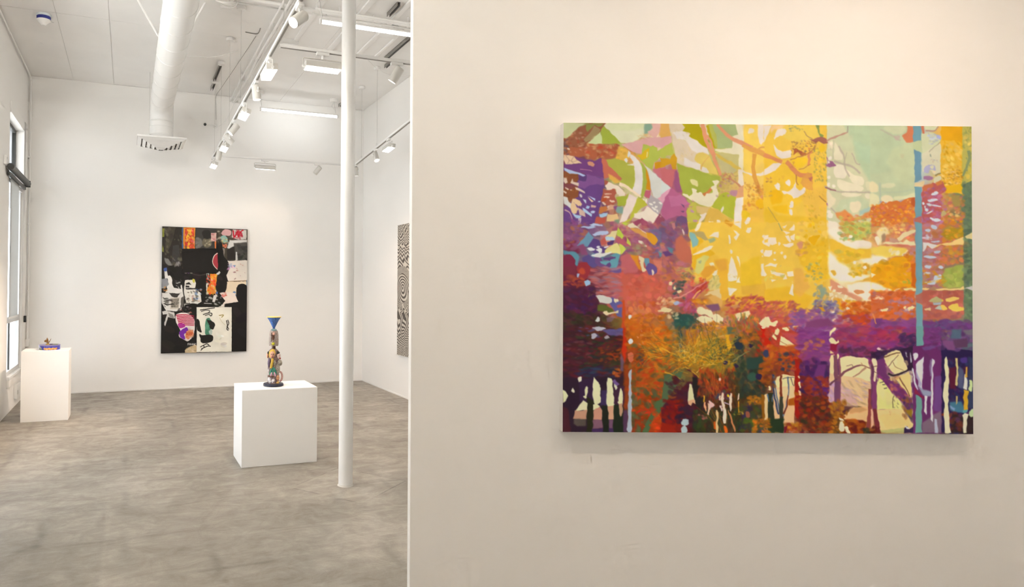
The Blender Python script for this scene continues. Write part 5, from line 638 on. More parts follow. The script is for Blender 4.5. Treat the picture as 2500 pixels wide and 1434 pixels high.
# ------------------------------------------------------------------ artwork meshes
def lin(c): c = np.clip(c, 0, 1); return np.where(c <= .04045, c/12.92, ((c+.055)/1.055)**2.4)
def art_face(name, im, org, ux, uy, w, h, nrm, material, parent, depth=0.0, edge=None):
    """vertex-coloured sheet: im rows run down, ux right, uy down; depth>0 adds its four sides"""
    Hh, Ww = im.shape[:2]; wl = world_loc(parent)
    U, V = np.meshgrid(np.linspace(0, 1, Ww), np.linspace(0, 1, Hh)); o = np.array(org)-np.array(wl)
    co = o+U[..., None]*w*np.array(ux)+V[..., None]*h*np.array(uy); co = co.reshape(-1, 3)
    idx = np.arange(Hh*Ww).reshape(Hh, Ww); q = np.stack([idx[:-1, :-1], idx[1:, :-1], idx[1:, 1:], idx[:-1, 1:]], -1).reshape(-1, 4)
    col = im.reshape(-1, 3)
    if depth > 0:
        ring = np.concatenate([idx[0, :], idx[1:, -1], idx[-1, -2::-1], idx[-2:0:-1, 0]]); n0 = len(co); m_ = len(ring)
        co = np.concatenate([co, co[ring], co[ring]-np.array(nrm)*depth]); ec = np.array(edge) if edge is not None else None
        ecol = np.repeat(ec[None], m_, 0) if ec is not None else col[ring]; col = np.concatenate([col, ecol, ecol])
        i = np.arange(m_); j = (i+1) % m_; q = np.concatenate([q, np.stack([n0+i, n0+j, n0+m_+j, n0+m_+i], -1)])
    me = bpy.data.meshes.new(name); nv = len(co); nf = len(q)
    me.vertices.add(nv); me.vertices.foreach_set('co', co.astype(np.float32).ravel()); me.loops.add(nf*4); me.loops.foreach_set('vertex_index', q.astype(np.int32).ravel())
    me.polygons.add(nf); me.polygons.foreach_set('loop_start', (np.arange(nf)*4).astype(np.int32)); me.update(calc_edges=True)
    at = me.color_attributes.new('paint', 'FLOAT_COLOR', 'POINT'); at.data.foreach_set('color', np.concatenate([col, np.ones((nv, 1))], 1).astype(np.float32).ravel())
    me.materials.append(material); ob = bpy.data.objects.new(name, me); COL.objects.link(ob); ob.parent = parent; return ob
PAINT = mat_color('oil_paint', .55, .2, .12, 380); PRINT = mat_color('collage_paper', .6, .25, .2, 200)
# large landscape painting
Pm = paint_main(861)
v = np.linspace(0, 1, Pm.H)[:, None, None]
lightness = (1-.36*v)*np.array([1.0, .89, .78])      # the gallery light on the canvas, divided out of the colours seen
A = np.clip(lin(Pm.im)*.93/lightness, .004, .95)
fd = D0-.041; TL = Vector((1.630, 2.1447, 2.1585)); PW, PH = 1.638, 1.229
big = thing('landscape_painting', 'large colourful abstract landscape painting with yellow light and dark tree trunks on the partition wall', 'painting', TL+t_*PW/2+Vector((0, 0, -PH)))
art_face('canvas', A, TL, t_, (0, 0, -1), PW, PH, -n_, PAINT, big)
e = MB(); a0 = TL+n_*.0005; q4 = [a0, a0+t_*PW, a0+t_*PW-Vector((0, 0, PH)), a0-Vector((0, 0, PH))]
e.prism(q4, n_*.0405); e.build('stretcher', mat('primed_canvas_edge', (.74, .72, .68), .8, var=.05, vscale=30), big, smooth=0)
# collage on the back wall
Pc = paint_collage(300); Ac = np.clip(lin(Pc.im)*.86/np.array([.93, .90, .85]), .006, .9); cw, ch = 1.222, 1.82
cz = 2.34; cx0 = .459; CD = .045
coll = thing('collage_panel', 'black mixed-media collage panel with torn posters and a white sheet on the back wall', 'artwork', (cx0+cw/2, YB, cz-ch))
art_face('panel', Ac, (cx0, YB-CD, cz), (1, 0, 0), (0, 0, -1), cw, ch, (0, -1, 0), PRINT, coll, CD-.001, (.02, .018, .016))
for nm, x0, y0, x1, y1, dd, lab in (('paper_sheet', 404, 885, 765, 1340, .012, 'white sheet with black ink and green shapes'), ('poster_strip', 276, 73, 393, 323, .012, 'orange and red floral poster strip'), ('photo_board', 396, 80, 610, 288, .018, 'dark photograph of a lamp'), ('board', 262, 292, 640, 534, .008, 'plain black board')):
    (u0, u1), (v0, v1) = collage_uv(380+np.array([x0, x1])/4.217, 540+np.array([y0, y1])/4.217)
    i0, i1, j0, j1 = [int(round(k)) for k in (u0*(Pc.W-1), u1*(Pc.W-1), v0*(Pc.H-1), v1*(Pc.H-1))]
    o = art_face(nm, Ac[j0:j1+1, i0:i1+1], (cx0+cw*i0/(Pc.W-1), YB-CD-dd, cz-ch*j0/(Pc.H-1)), (1, 0, 0), (0, 0, -1), cw*(i1-i0)/(Pc.W-1), ch*(j1-j0)/(Pc.H-1), (0, -1, 0), PRINT, coll, dd-.0005); o['label'] = lab
# black and white wave panel on the right wall
zw, zh = 1.35, 1.775; nx, ny = 180, 420
uu, vv = np.meshgrid(np.linspace(0, zw, nx), np.linspace(0, zh, ny)); rg = np.random.default_rng(5)
w1 = nz(nx, ny, 46, rg, 2)*.12; w2 = nz(nx, ny, 90, rg, 2)*.22
zig = np.abs(((uu+w1)/.16) % 1-.5)*.16; rad = np.hypot(uu-.18, vv-.86); mixr = np.clip((.30-rad)/.1, 0, 1); band = np.clip(np.sin(vv*7+1)*3, 0, 1)
ph = (vv+zig*(1.6*band-.5)+w2)*(1-mixr)+rad*mixr; ph = ph+.35*uu*np.sin(vv*4)
st = np.clip(np.sin(2*math.pi*ph/.046)*5+.5, 0, 1)[..., None]
Zc = np.array([.085, .072, .062])*(1-st)+np.array([.56, .52, .46])*st
zeb = thing('wave_panel', 'tall panel of black and cream wavy stripes on the right wall', 'artwork', (XR, 7.52, .567))
art_face('panel', Zc, (XR-.035, 8.195, 2.344), (0, -1, 0), (0, 0, -1), zw, zh, (-1, 0, 0), PRINT, zeb, .034, (.06, .052, .045))

# ------------------------------------------------------------------ column and plinths
col = thing('steel_column', 'white round steel column standing between the square plinth and the partition wall', 'column', (1.566, 4.637, 0))
MB().cyl((1.566, 4.637, 0), (1.566, 4.637, H), .0535, n=40).build('shaft', WHITE, col)
MB().lathe((1.566, 4.637, 0), [(.062, 0), (.060, .004), (.056, .007), (.054, .012)], 28).build('grout_ring', mat('rough_grout', (.62, .60, .56), .9, var=.2, bump=.5), col)
def plinth(x0, y0, x1, y1, h, label):
    return tag(MB().box((x0, y0, 0), (x1, y1, h)).build('plinth', PLINTH, loc=((x0+x1)/2, (y0+y1)/2, 0), bevel=.0035, smooth=0), label, 'plinth', 'white plinths')
plinth(.896, 5.326, 1.54, 5.75, .637, 'low wide white plinth under the carved totem sculpture')
plinth(-1.078, 7.8, -.602, 8.13, .77, 'tall narrow white plinth by the window under the blue tin')

# ------------------------------------------------------------------ totem sculpture
def blotch(name, cols, scale=60, rough=.45):
    m = bpy.data.materials.new(name); m.use_nodes = True; nt = m.node_tree; b = nt.nodes['Principled BSDF']; b.inputs['Roughness'].default_value = rough
    g = nt.nodes.new('ShaderNodeNewGeometry'); n = nt.nodes.new('ShaderNodeTexNoise'); n.inputs['Scale'].default_value = scale; n.inputs['Detail'].default_value = 3; nt.links.new(g.outputs['Position'], n.inputs['Vector'])
    r = nt.nodes.new('ShaderNodeValToRGB'); r.color_ramp.interpolation = 'CONSTANT'; nt.links.new(n.outputs['Fac'], r.inputs[0]); e = r.color_ramp.elements
    k = len(cols); e.remove(e[1]); e[0].position = 0; e[0].color = (*lin(hexc(cols[0])), 1)
    for i in range(1, k): el = e.new(.38+.24*(i-1)/max(1, k-2)); el.color = (*lin(hexc(cols[i])), 1)
    bp = nt.nodes.new('ShaderNodeBump'); bp.inputs['Strength'].default_value = .5; bp.inputs['Distance'].default_value = .004; nt.links.new(n.outputs['Fac'], bp.inputs['Height']); nt.links.new(bp.outputs[0], b.inputs['Normal'])
    nt.links.new(r.outputs[0], b.inputs['Base Color']); return m
SX, SY, SZ = 1.195, 5.505, .637; u_ = .000522
sr = Vector((SY, -SX, 0)).normalized(); sf = Vector((-SX, -SY, 0)).normalized()   # its right and its front
tot = thing('totem_sculpture', 'carved and painted totem of stacked faces with a blue funnel on top', 'sculpture', (SX, SY, SZ))
def tp(x, y, d=0): return Vector((SX, SY, SZ))+sr*((x-338)*u_)+sf*d+Vector((0, 0, (1290-y)*u_))
RM = Matrix((sr, -sf, Vector((0, 0, 1)))).transposed()
def blob(name, x, y, rx, ry, rd, d, m, parent=tot, lab=None, rot=0):
    o = MB().ell(tp(x, y, d), (rx*u_, rd*u_, ry*u_), RM @ Matrix.Rotation(math.radians(rot), 3, 'Y')).build(name, m, parent)
    if lab: o['label'] = lab
    return o
M_speck = blotch('speckled_grey_glaze', ['3c3834', '8c8478', 'b8b0a0', '5c544c', 'd8ccb8'], 170); M_body = blotch('mottled_body', ['4c3c34', '705048', '8c7468', '5c5870', 'a89484'], 90)
M_skin = mat('painted_skin', tuple(lin(hexc('d4a088'))), .45, var=.12, vscale=60); M_pale = mat('pale_skin', tuple(lin(hexc('e0c4bc'))), .45, var=.12, vscale=70); M_yel = mat('yellow_hair', tuple(lin(hexc('d4b040'))), .5, var=.15, vscale=90); M_black = mat('black_hair', (.02, .018, .018), .4)
M_teal = blotch('teal_leaf', ['1c5c54', '2c7c70', '3c8c64', '205048'], 120); M_mauve = blotch('mauve', ['a88098', 'c098a8', '806078'], 100); M_white = blotch('white_figure_paint', ['d8d0d0', 'e8e4e0', 'b8b0b8', '908890'], 120); M_brown = mat('brown_clay', tuple(lin(hexc('6c4838'))), .6, var=.2, vscale=60); M_orange = mat('orange_skin', tuple(lin(hexc('d0986c'))), .5, var=.15, vscale=60); M_red = mat('red_mouth', (.35, .04, .03), .4)
M_blue = blotch('blue_funnel_glaze', ['28406c', '3c68b4', '5080c8', '3058a0', '5c6484'], 110); M_dome = blotch('grey_pink_glaze', ['6c5850', '988478', 'b0a090', '7c7880', 'c0a898'], 130); M_base = blotch('dark_blue_base', ['16161c', '1c2030', '28304c', '141418'], 110)
MB().lathe((SX, SY, SZ), [(.080, 0), (.0865, .003), (.0865, .019), (.082, .0235)], 40).build('base', M_base, tot)
MB().lathe((SX, SY, SZ), [(.049, .022), (.050, .10), (.048, .20), (.047, .28), (.040, .305), (.024, .318)], 32).build('body', M_body, tot)
MB().lathe((SX, SY, SZ), [(.019, .312), (.016, .33), (.018, .35)], 20).build('neck', M_brown, tot)
dm = MB().lathe((SX, SY, SZ), [(.039, .345), (.0415, .36), (.0415, .40), (.040, .44), (.034, .47), (.022, .487), (.009, .493)], 32).build('dome', M_dome, tot)
for x, y, rx, ry, m_ in ((330, 470, 22, 75, M_brown), (375, 470, 16, 80, M_dome), (295, 480, 16, 80, M_dome)): blob('niche_figure', x, y, rx, ry, 20, .036, m_, dm)
blob('niche_face', 337, 425, 20, 26, 16, .044, M_skin, dm); blob('yellow_flower', 330, 590, 27, 26, 18, .040, mat('acid_yellow', tuple(lin(hexc('c0b828'))), .4), dm); blob('blue_cap', 340, 370, 46, 24, 40, .012, blotch('pale_blue_cap', ['90b0b4', '6c9498', 'b8c8c4'], 90), dm)
fn = MB().lathe((SX, SY, SZ), [(.009, .49), (.011, .503), (.040, .560), (.061, .592), (.058, .592), (.036, .562), (.006, .506)], 36).build('funnel', M_blue, tot)
MB().lathe((SX, SY, SZ), [(.059, .590), (.0635, .590), (.0635, .596), (.057, .596)], 36).build('rim', mat('yellow_rim', tuple(lin(hexc('e8c860'))), .4), fn)
hd = blob('long_hair', 322, 765, 64, 88, 45, .028, M_yel, lab='long yellow hair'); S3 = MB(); S3.tube([tp(322, 830, .055), tp(318, 880, .060), tp(306, 930, .058), tp(300, 985, .052)], .0105, 10).build('braid', M_yel, hd)
fc = blob('face', 318, 770, 42, 58, 34, .045, M_skin); blob('nose', 318, 778, 8, 15, 10, .064, M_skin, fc)
for x in (302, 334): blob('eye', x, 758, 9, 5, 6, .0605, M_black, fc)
blob('mouth', 316, 802, 13, 6, 6, .061, M_red, fc)
f2 = blob('side_face', 420, 790, 34, 48, 36, .025, M_pale, lab='pale face with black hair'); blob('hair', 408, 745, 32, 30, 36, .022, M_black, f2); blob('mouth', 444, 832, 15, 17, 16, .032, M_red, f2); blob('eye', 428, 782, 6, 5, 5, .043, M_black, f2)
f3 = blob('ear_face', 238, 785, 18, 46, 26, .012, M_skin); blob('hair', 250, 745, 18, 26, 26, .016, M_black, f3)
blob('arm', 440, 905, 42, 52, 46, .026, M_speck, rot=-12); blob('torso', 405, 1005, 42, 100, 46, .026, M_speck); blob('coat', 275, 905, 34, 80, 46, .028, blotch('dark_purple', ['382c40', '504058', '6c5870', '2c2430'], 110)); blob('coat', 352, 915, 34, 80, 46, .032, M_speck)
for x, y, r in ((300, 1040, 18), (330, 1035, 0), (360, 1030, -22)): blob('leaf', x, y, 20, 66, 20, .046, M_teal, rot=r)
for x, y, r in ((303, 1085, 12), (360, 1085, -20)): blob('petal', x, y, 18, 42, 20, .048, M_mauve, rot=r)
blob('belt', 318, 1125, 78, 20, 60, .022, M_brown); blob('white_figure', 285, 1195, 38, 66, 46, .026, M_white, rot=-12); blob('white_figure', 335, 1195, 36, 60, 46, .030, M_white, rot=14); blob('pale_flank', 258, 1060, 12, 60, 40, .018, M_white)
f4 = blob('lower_face', 405, 1152, 34, 50, 40, .026, M_orange, lab='orange face low on the right'); blob('eye', 412, 1140, 6, 5, 5, .046, M_black, f4); blob('mouth', 410, 1176, 12, 5, 6, .045, M_red, f4); blob('gold_robe', 400, 1235, 36, 40, 44, .022, blotch('gold_glaze', ['a88040', 'c8a058', '806030'], 90))
MB().tube([tp(440+42*math.cos(a), 1135-78*math.sin(a), .012) for a in [math.radians(k) for k in range(95, -96, -14)]], .0085, 8).build('handle', blotch('pink_glaze', ['a87878', 'c09890', '886060'], 120), tot)

# ------------------------------------------------------------------ biscuit tin with a butterfly
TX, TY, TZ = -.815, 7.97, .77
tin = thing('biscuit_tin', 'round blue biscuit tin with a gold butterfly on its lid, on the tall plinth', 'tin', (TX, TY, TZ))
tf = Vector((-TX, -TY, 0)).normalized(); ta = math.atan2(tf.y, tf.x); R_ = .108; hh = .052
Pt = Painter(360, 40, lambda x, y: (x/360, y/40), 2, 360); Pt.im[:] = hexc('3438a4'); Pt.t = (0, 0, 1)
# around the tin: 180 faces the front, 90 its left end, 270 its right end
for k in range(10): Pt.E('d89848' if k % 2 else 'e8b868', 150+k*7.6, 27+(k % 3)*2, 6, 8)
for k in range(10): Pt.E('c07830', 152+k*7.6, 30, 2.5, 3)
for k in range(9): Pt.P('9088c0', '%d,9 %d,9 %d,13 %d,13' % (150+k*9, 155+k*9, 155+k*9, 150+k*9))
Pt.C('6c7c54', '108,40 112,18 122,14 132,22 136,40'); Pt.C('a8b0c0', '100,14 116,12 130,28 140,40 130,30 112,18'); Pt.P('c0b8c8', '0,0 360,0 360,3 0,3')
Ai = lin(Pt.im); NA, NZ = 90, 14; me = bpy.data.meshes.new('drum'); vv_ = []; cc = []; ff = []
for j in range(NZ):
    for i in range(NA):
        a = ta-math.pi+2*math.pi*i/NA; z = hh*j/(NZ-1); vv_.append((R_*math.cos(a), R_*math.sin(a), z)); cc.append((*Ai[int((1-j/(NZ-1))*39), int(i/NA*359)], 1))
for j in range(NZ-1):
    for i in range(NA): ff.append((j*NA+i, j*NA+(i+1) % NA, (j+1)*NA+(i+1) % NA, (j+1)*NA+i))
ff.append(tuple(range(NA-1, -1, -1))); me.from_pydata(vv_, [], ff); at = me.color_attributes.new('paint', 'FLOAT_COLOR', 'POINT'); at.data.foreach_set('color', np.array(cc, np.float32).ravel())
me.materials.append(mat_color('printed_tin', .3, .5, 0)); me.polygons.foreach_set('use_smooth', [True]*len(me.polygons)); me.set_sharp_from_angle(angle=.8); o = bpy.data.objects.new('drum', me); COL.objects.link(o); o.parent = tin
lid = MB().lathe((TX, TY, TZ), [(R_+.002, hh-.008), (R_+.003, hh), (R_-.002, hh+.003), (R_-.008, hh+.0005), (.02, hh+.0008)], 48).build('lid', mat('tin_lid', tuple(lin(hexc('8c84b4'))), .3, metal=.3), tin)
M_wing = blotch('bronze_wing', ['5c3c20', '80582c', 'a07840', '4c3018', 'c09858'], 160); tr_ = Vector((TY, -TX, 0)).normalized()
def tpt(x, y, d=0): return Vector((TX, TY, TZ+hh))+tr_*(x*.00026)+tf*d+Vector((0, 0, y*.00026))
def wing(pts, dv):
    q = [tpt(x, y, d) for x, y, d in pts]; MB().prism(q, dv).build('wing', M_wing, tin)
wing([(-85, 90, .0), (-100, 150, .012), (-140, 210, .012), (-105, 320, .0), (-60, 225, -.012), (-40, 130, -.01)], tf*.006)
wing([(-60, 90, .0), (-35, 130, .01), (10, 200, .02), (55, 300, .03), (40, 220, .02), (0, 120, .005), (-40, 70, 0)], tf*.006)
wing([(-90, 130, .004), (-130, 215, .02), (-180, 220, .026), (-215, 180, .03), (-205, 130, .026), (-160, 115, .016)], tf*.006)
MB().tube([tpt(-130, 100, .006), tpt(-90, 92, .004), tpt(-60, 70, 0), tpt(-45, 50, -.004)], .006, 8).build('insect_body', M_wing, tin)
MB().lathe(tpt(-80, 0, 0), [(.026, 0), (.02, .006), (.010, .014)], 20).build('gilded_stand', mat('gilding', tuple(lin(hexc('b89c58'))), .4, metal=.5), tin)
MB().ell(tpt(60, 8, .01), (.02, .014, .008)).build('leaf', mat('dark_leaf', (.05, .04, .06), .4), tin); MB().box((TX+.03, TY-.03, TZ+hh), (TX+.085, TY+.03, TZ+hh+.006)).build('label', mat('olive_label', (.23, .27, .16), .5), tin, bevel=.002)

# ------------------------------------------------------------------ window shade, cord and small wall fittings
sh = thing('roller_shade', 'dark roller shade tube with white fabric hanging in the window', 'roller shade', (XL+.06, 8.96, 1.1))
MB().cyl((XL+.055, 8.0, 2.80), (XL+.055, 9.31, 2.80), .038, n=24).build('roller', GREYMETAL, sh)
MB().box((XL+.0175, 8.05, 2.71), (XL+.045, 9.24, 2.75)).build('bottom_rail', GREYMETAL, sh, bevel=.004)
MB().box((XL+.0145, 9.31, 2.755), (XL+.085, 9.322, 2.84)).build('bracket', BLACK, sh, bevel=.003)
MB().box((XL+.0175, 8.26, 1.115), (XL+.0188, 8.86, 2.74)).build('fabric', FABRIC, sh, smooth=0)
MB().box((XL+.012, 8.26, 1.095), (XL+.024, 8.86, 1.12)).build('hem_bar', WHITE, sh, bevel=.002)
MB().tube([(XL+.07, 9.335, 2.80), (XL+.05, 9.36, 1.9), (XL+.03, 9.41, 1.07)], .0035, 6).build('chain', mat('chain_grey', (.5, .5, .5), .4), sh)
MB().box((XL+.0165, 9.39, 1.0), (XL+.045, 9.43, 1.085)).build('chain_holder', BLACK, sh, bevel=.004)
pp = [(XL+.03, 7.0, H-.035), (XL+.03, 9.60, H-.035), (XL+.03, 9.655, H-.08), (XL+.03, 9.66, H-.14), (XL+.03, 9.66, .75)]
cdt = thing('wall_conduit', 'thin white conduit along the ceiling edge and down the left corner', 'conduit', (XL+.03, 9.66, .75)); MB().tube(pp, .011, 8).build('pipe', WHITE, cdt)
for z in (1.4, 2.3, 3.2): MB().box((XL, 9.64, z), (XL+.045, 9.68, z+.02)).build('strap', WHITE, cdt)
MB().box((XL, 9.63, .66), (XL+.05, 9.688, .76)).build('outlet_box', WHITE, cdt, bevel=.003)
sn = thing('wall_sensor', 'small white sensor box high on the left pier', 'sensor', (XL, 7.93, 2.82)); MB().box((XL, 7.90, 2.81), (XL+.03, 7.96, 2.91)).build('housing', WHITE, sn, bevel=.006); MB().box((XL+.03, 7.918, 2.865), (XL+.033, 7.942, 2.89)).build('eye', mat('sensor_eye', (.45, .45, .45), .3), sn)
ob = thing('outlet_cover', 'white outlet box with a dark slot low on the left wall behind the tall plinth', 'outlet', (XL, 9.0, .10)); MB().box((XL, 8.80, .10), (XL+.035, 9.2, .27)).build('cover', WHITE, ob, bevel=.006); MB().box((XL+.035, 8.84, .15), (XL+.037, 8.87, .20)).build('slot', SLOT, ob)

# ------------------------------------------------------------------ duct with diffuser
DX = .398; dz = 3.90; ey = 8.97
du = thing('spiral_duct', 'white round spiral duct ending in a square diffuser near the back wall', 'duct', (DX, ey, 3.33))
R0 = .145; path = [(DX, YF+.02, dz), (DX, ey-.22, dz)]+[(DX, ey-.22+.22*math.sin(a), dz-.22+.22*math.cos(a)) for a in [math.radians(k) for k in (18, 36, 54, 72, 90)]]+[(DX, ey, 3.42)]
MB().tube(path, R0, 40).build('pipe', WHITE, du)
for k in range(22):
    y_ = ey-.30-k*.42; hx = [(DX+(R0+.001)*math.cos(a), y_-.15*(a/(2*math.pi)), dz+(R0+.001)*math.sin(a)) for a in [2*math.pi*i/28 for i in range(29)]]
    MB().tube(hx, .003, 5).build('seam', WHITE, du)
for z_, r_ in ((3.68, .003), (3.60, .004), (3.50, .003)): MB().lathe((DX, ey, z_), [(R0+.0005, -.004), (R0+.004, -.002), (R0+.004, .002), (R0+.0005, .004)], 40).build('collar', WHITE, du)
MB().lathe((DX, ey-.0, dz-.235), [(R0+.001, -.006), (R0+.005, 0), (R0+.001, .006)], 40).build('collar', WHITE, du)
q_ = .305; df = MB().box((DX-q_, ey-q_, 3.40), (DX+q_, ey+q_, 3.425)).box((DX-.17, ey-.17, 3.42), (DX+.17, ey+.17, 3.45)).build('diffuser', WHITE, du, bevel=.002)
for k in range(5):
    a_, b_ = q_-.012-k*.056, q_-.05-k*.056
    v_ = []
    zt, zb = 3.398-.016*k, 3.376-.020*k
    for s_, z_ in ((a_, zt), (b_, zb), (b_-.004, zb+.002), (a_-.004, zt+.002)): v_ += [(DX-s_, ey-s_, z_), (DX+s_, ey-s_, z_), (DX+s_, ey+s_, z_), (DX-s_, ey+s_, z_)]
    MB().add(v_, [(r*4+i, r*4+(i+1) % 4, ((r+1) % 4)*4+(i+1) % 4, ((r+1) % 4)*4+i) for r in range(4) for i in range(4)]).build('louvre', WHITE, df, smooth=0)
MB().box((DX-.25, ey-.25, 3.398), (DX+.25, ey+.25, 3.4)).build('throat', SLOT, df, smooth=0)
for s_ in (-1, 1):
    MB().tube([(DX+s_*(R0+.006), ey-.03, H), (DX+s_*(R0+.006), ey-.03, 3.425)], .002, 5).build('hanger_wire', WIRE, du); MB().tube([(DX+s_*(R0+.006)-.012, ey-.03, 3.47), (DX+s_*(R0+.006), ey-.03, 3.43), (DX+s_*(R0+.006)+.008, ey-.03, 3.46)], .003, 5).build('hook', SLOT, du)

# ------------------------------------------------------------------ lighting tracks
TZ_ = 3.28
def canopy(parent, x, y, ztop=H, zend=TZ_+.012):
    MB().lathe((x, y, ztop-.042), [(.045, 0), (.047, .01), (.047, .034), (.036, .036), (.036, .042)], 24).build('canopy', WHITE, parent)
    MB().tube([(x, y, ztop-.04), (x, y, zend)], .0016, 5).build('wire', WIRE, parent)
    lp = [(x+.010*math.cos(a), y, zend+.022+.02*math.sin(a)) for a in [2*math.pi*i/10 for i in range(11)]]; MB().tube(lp, .0014, 5).build('loop', WIRE, parent)
def track(label, p, q, hang, name='light_track', slot=SLOT):
    p = Vector((*p, TZ_)); q = Vector((*q, TZ_)); d = (q-p); L_ = d.length; d.normalize(); x = Vector((d.y, -d.x, 0)); M = Matrix((x, d, Vector((0, 0, 1)))).transposed().to_4x4(); M.translation = p
    t = thing(name, label, 'track', (p+q)/2, 'ceiling light tracks')
    MB().box((-.018, 0, -.010), (.018, L_, .012), M).build('rail', WHITE, t, bevel=.002); MB().box((-.008, .01, -.0115), (.008, L_-.01, -.0098), M).build('slot', slot, t, smooth=0)
    for f in hang: c = p+(q-p)*f; canopy(t, c.x, c.y)
    return p, d
def tpos(p, q, y): f = (y-p[1])/(q[1]-p[1]); return (p[0]+(q[0]-p[0])*f, y)
LT = ((.93, .55), (1.104, 9.24)); RT = ((2.66, 4.72), (3.125, 8.94))
track('long white light track running from above the camera to the back of the room', *LT, [(y-.55)/8.69 for y in (8.97, 8.208, 7.378, 6.5, 4.4, 2.2)])
track('white light track along the back wall, crossing behind the column', (1.125, 8.965), (3.085, 8.965), [], slot=FRAME)
track('white light track beside the right wall, rising to the partition edge', *RT, [(8.525-4.72)/4.22, (7.695-4.72)/4.22, .2])
track('white light track crossing the room in front of the column top', (1.04, 4.69), (2.64, 4.69), [.85])
def adapter(t, x, y, d):
    x_ = Vector((d.y, -d.x, 0)); M = Matrix((x_, d, Vector((0, 0, 1)))).transposed().to_4x4(); M.translation = (x, y, TZ_)
    MB().box((-.016, -.05, -.034), (.016, .05, -.010), M).build('adapter', WHITE, t, bevel=.003)
def spot(label, x, y, aim, td=(0, 1, 0), power=11, size=70, g='sl'):
    aim = Vector(aim).normalized(); td = Vector(td).normalized(); t = thing('spot_light', label, 'spotlight', (x, y, TZ_-.01), 'cylinder spotlights on the tracks')
    adapter(t, x, y, td); c = Vector((x, y, TZ_-.10))
    side = aim.cross(Vector((0, 0, 1))); side = side.normalized() if side.length > .05 else Vector((1, 0, 0))
    MB().tube([(x, y, TZ_-.034), (x, y, TZ_-.06), c+side*.043+Vector((0, 0, .03)), c+side*.043], .005, 8).cyl(c+side*.048, c+side*.032, .010, n=12).build('arm', WHITE, t)
    a, b = c-aim*.055, c+aim*.069
    h = MB().lathe(a, [(.024, -.004), (.034, 0), (.036, .004), (.036, .122), (.0335, .124), (.032, .114)], 32, aim).build('housing', BODY, t)
    MB().lathe(a, [(.0325, .111), (.0325, .115)], 32, aim).build('lens', LENS, t)
    l = bpy.data.lights.new('spot_beam', 'SPOT'); l.energy = power*G[g]*4; l.color = WARM; l.spot_size = math.radians(size); l.spot_blend = .8; l.shadow_soft_size = .035
    lo = bpy.data.objects.new('spot_beam', l); COL.objects.link(lo); lo.parent = t; lo.location = b+aim*.01-t.location; lo.rotation_euler = aim.to_track_quat('-Z', 'Y').to_euler(); return t
def wash(label, x, y, td, tilt=0, power=16, spread=120, length=.28, g='wl'):
    """linear wall washer: td = track direction, tilt swings the lens towards the side of the track (radians)"""
    td = Vector(td).normalized(); sd = Vector((td.y, -td.x, 0)); t = thing('wash_light', label, 'track light', (x, y, TZ_-.01), 'linear wash lights on the tracks')
    adapter(t, x, y, td); c = Vector((x, y, TZ_-.125)); dn = (Vector((0, 0, -1))*math.cos(tilt)+sd*math.sin(tilt)); nx_ = td.cross(dn)
    M = Matrix((nx_, td, -dn)).transposed().to_4x4(); M.translation = c; hl = length/2
    MB().cyl((x, y, TZ_-.034), (x, y, TZ_-.062), .010, n=14).build('pivot', WHITE, t)
    MB().tube([c+td*(hl+.012)+Vector((0, 0, 0)), c+td*(hl+.012)+Vector((0, 0, .055)), c+td*(hl+.004)+Vector((0, 0, .062)), c-td*(hl+.004)+Vector((0, 0, .062)), c-td*(hl+.012)+Vector((0, 0, .055)), c-td*(hl+.012)], .005, 6).build('yoke', BODY, t)
    MB().box((-.045, -hl, -.012), (.045, hl, .034), M).build('housing', BODY, t, bevel=.004); MB().cyl(c+td*(hl+.018), c+td*(hl-.004), .010, n=12).build('knob', WHITE, t); MB().cyl(c-td*(hl+.018), c-td*(hl-.004), .010, n=12).build('knob', WHITE, t)
    MB().box((-.038, -hl+.008, -.0175), (.038, hl-.008, -.0118), M).build('lens', LENS, t, smooth=0)
    l = bpy.data.lights.new('wash_beam', 'AREA'); l.shape = 'RECTANGLE'; l.size = .076; l.size_y = length-.02; l.energy = power*G[g]; l.color = WARM; l.spread = math.radians(spread)
    lo = bpy.data.objects.new('wash_beam', l); COL.objects.link(lo); lo.parent = t; Ml = Matrix((nx_, td, -dn)).transposed().to_4x4(); lo.rotation_euler = Ml.to_euler(); lo.location = c+dn*.0185-t.location; return t
ltd = Vector((LT[1][0]-LT[0][0], LT[1][1]-LT[0][1], 0)); rtd = Vector((RT[1][0]-RT[0][0], RT[1][1]-RT[0][1], 0))
def onL(y): return tpos(LT[0], LT[1], y)
def onR(y): return tpos(RT[0], RT[1], y)
spot('big white spotlight nearest the camera on the long track, lens facing down left', *onL(3.93), (-.60, -.35, -.55), ltd, 9, 70)
wash('bright square-faced wash light on the long track beside the hanging driver box', *onL(4.95), ltd, .08, power=20, spread=140, g='w1')
spot('white spotlight on the long track just above the second wash light, turned to the right', *onL(5.55), (.12, .03, -.95), ltd, 12, 60)
wash('second bright wash light along the long track, below the pointed-down spotlight', *onL(6.25), ltd, -.28)
spot('white spotlight in the middle of the far half of the long track, tilted left', *onL(6.95), (-.75, .02, -.95), ltd, 90, 60)
spot('white spotlight on the long track with its lens edge showing to the right', *onL(7.45), (.75, .1, -.65), ltd)
wash('third wash light along the long track, beside the lens-edge spotlight', *onL(7.85), ltd, -.28)
spot('short white spotlight near the far end of the long track, pointing down', *onL(8.40), (-.15, .25, -1), ltd, 14, 80)
wash('last wash light at the far end of the long track', *onL(9.05), ltd, -.25, g='w4')
wash('wash light hanging from the back track left of the column', 1.80, 8.965, (1, 0, 0), -.35, power=12, g='wb')
spot('tilted white spotlight on the back track near the column', 2.57, 8.965, (-.55, .45, -.75), (1, 0, 0), g='sb')
spot('white spotlight on the right track just right of the column', *onR(7.75), (.10, -.45, -.9), rtd, g='sr')
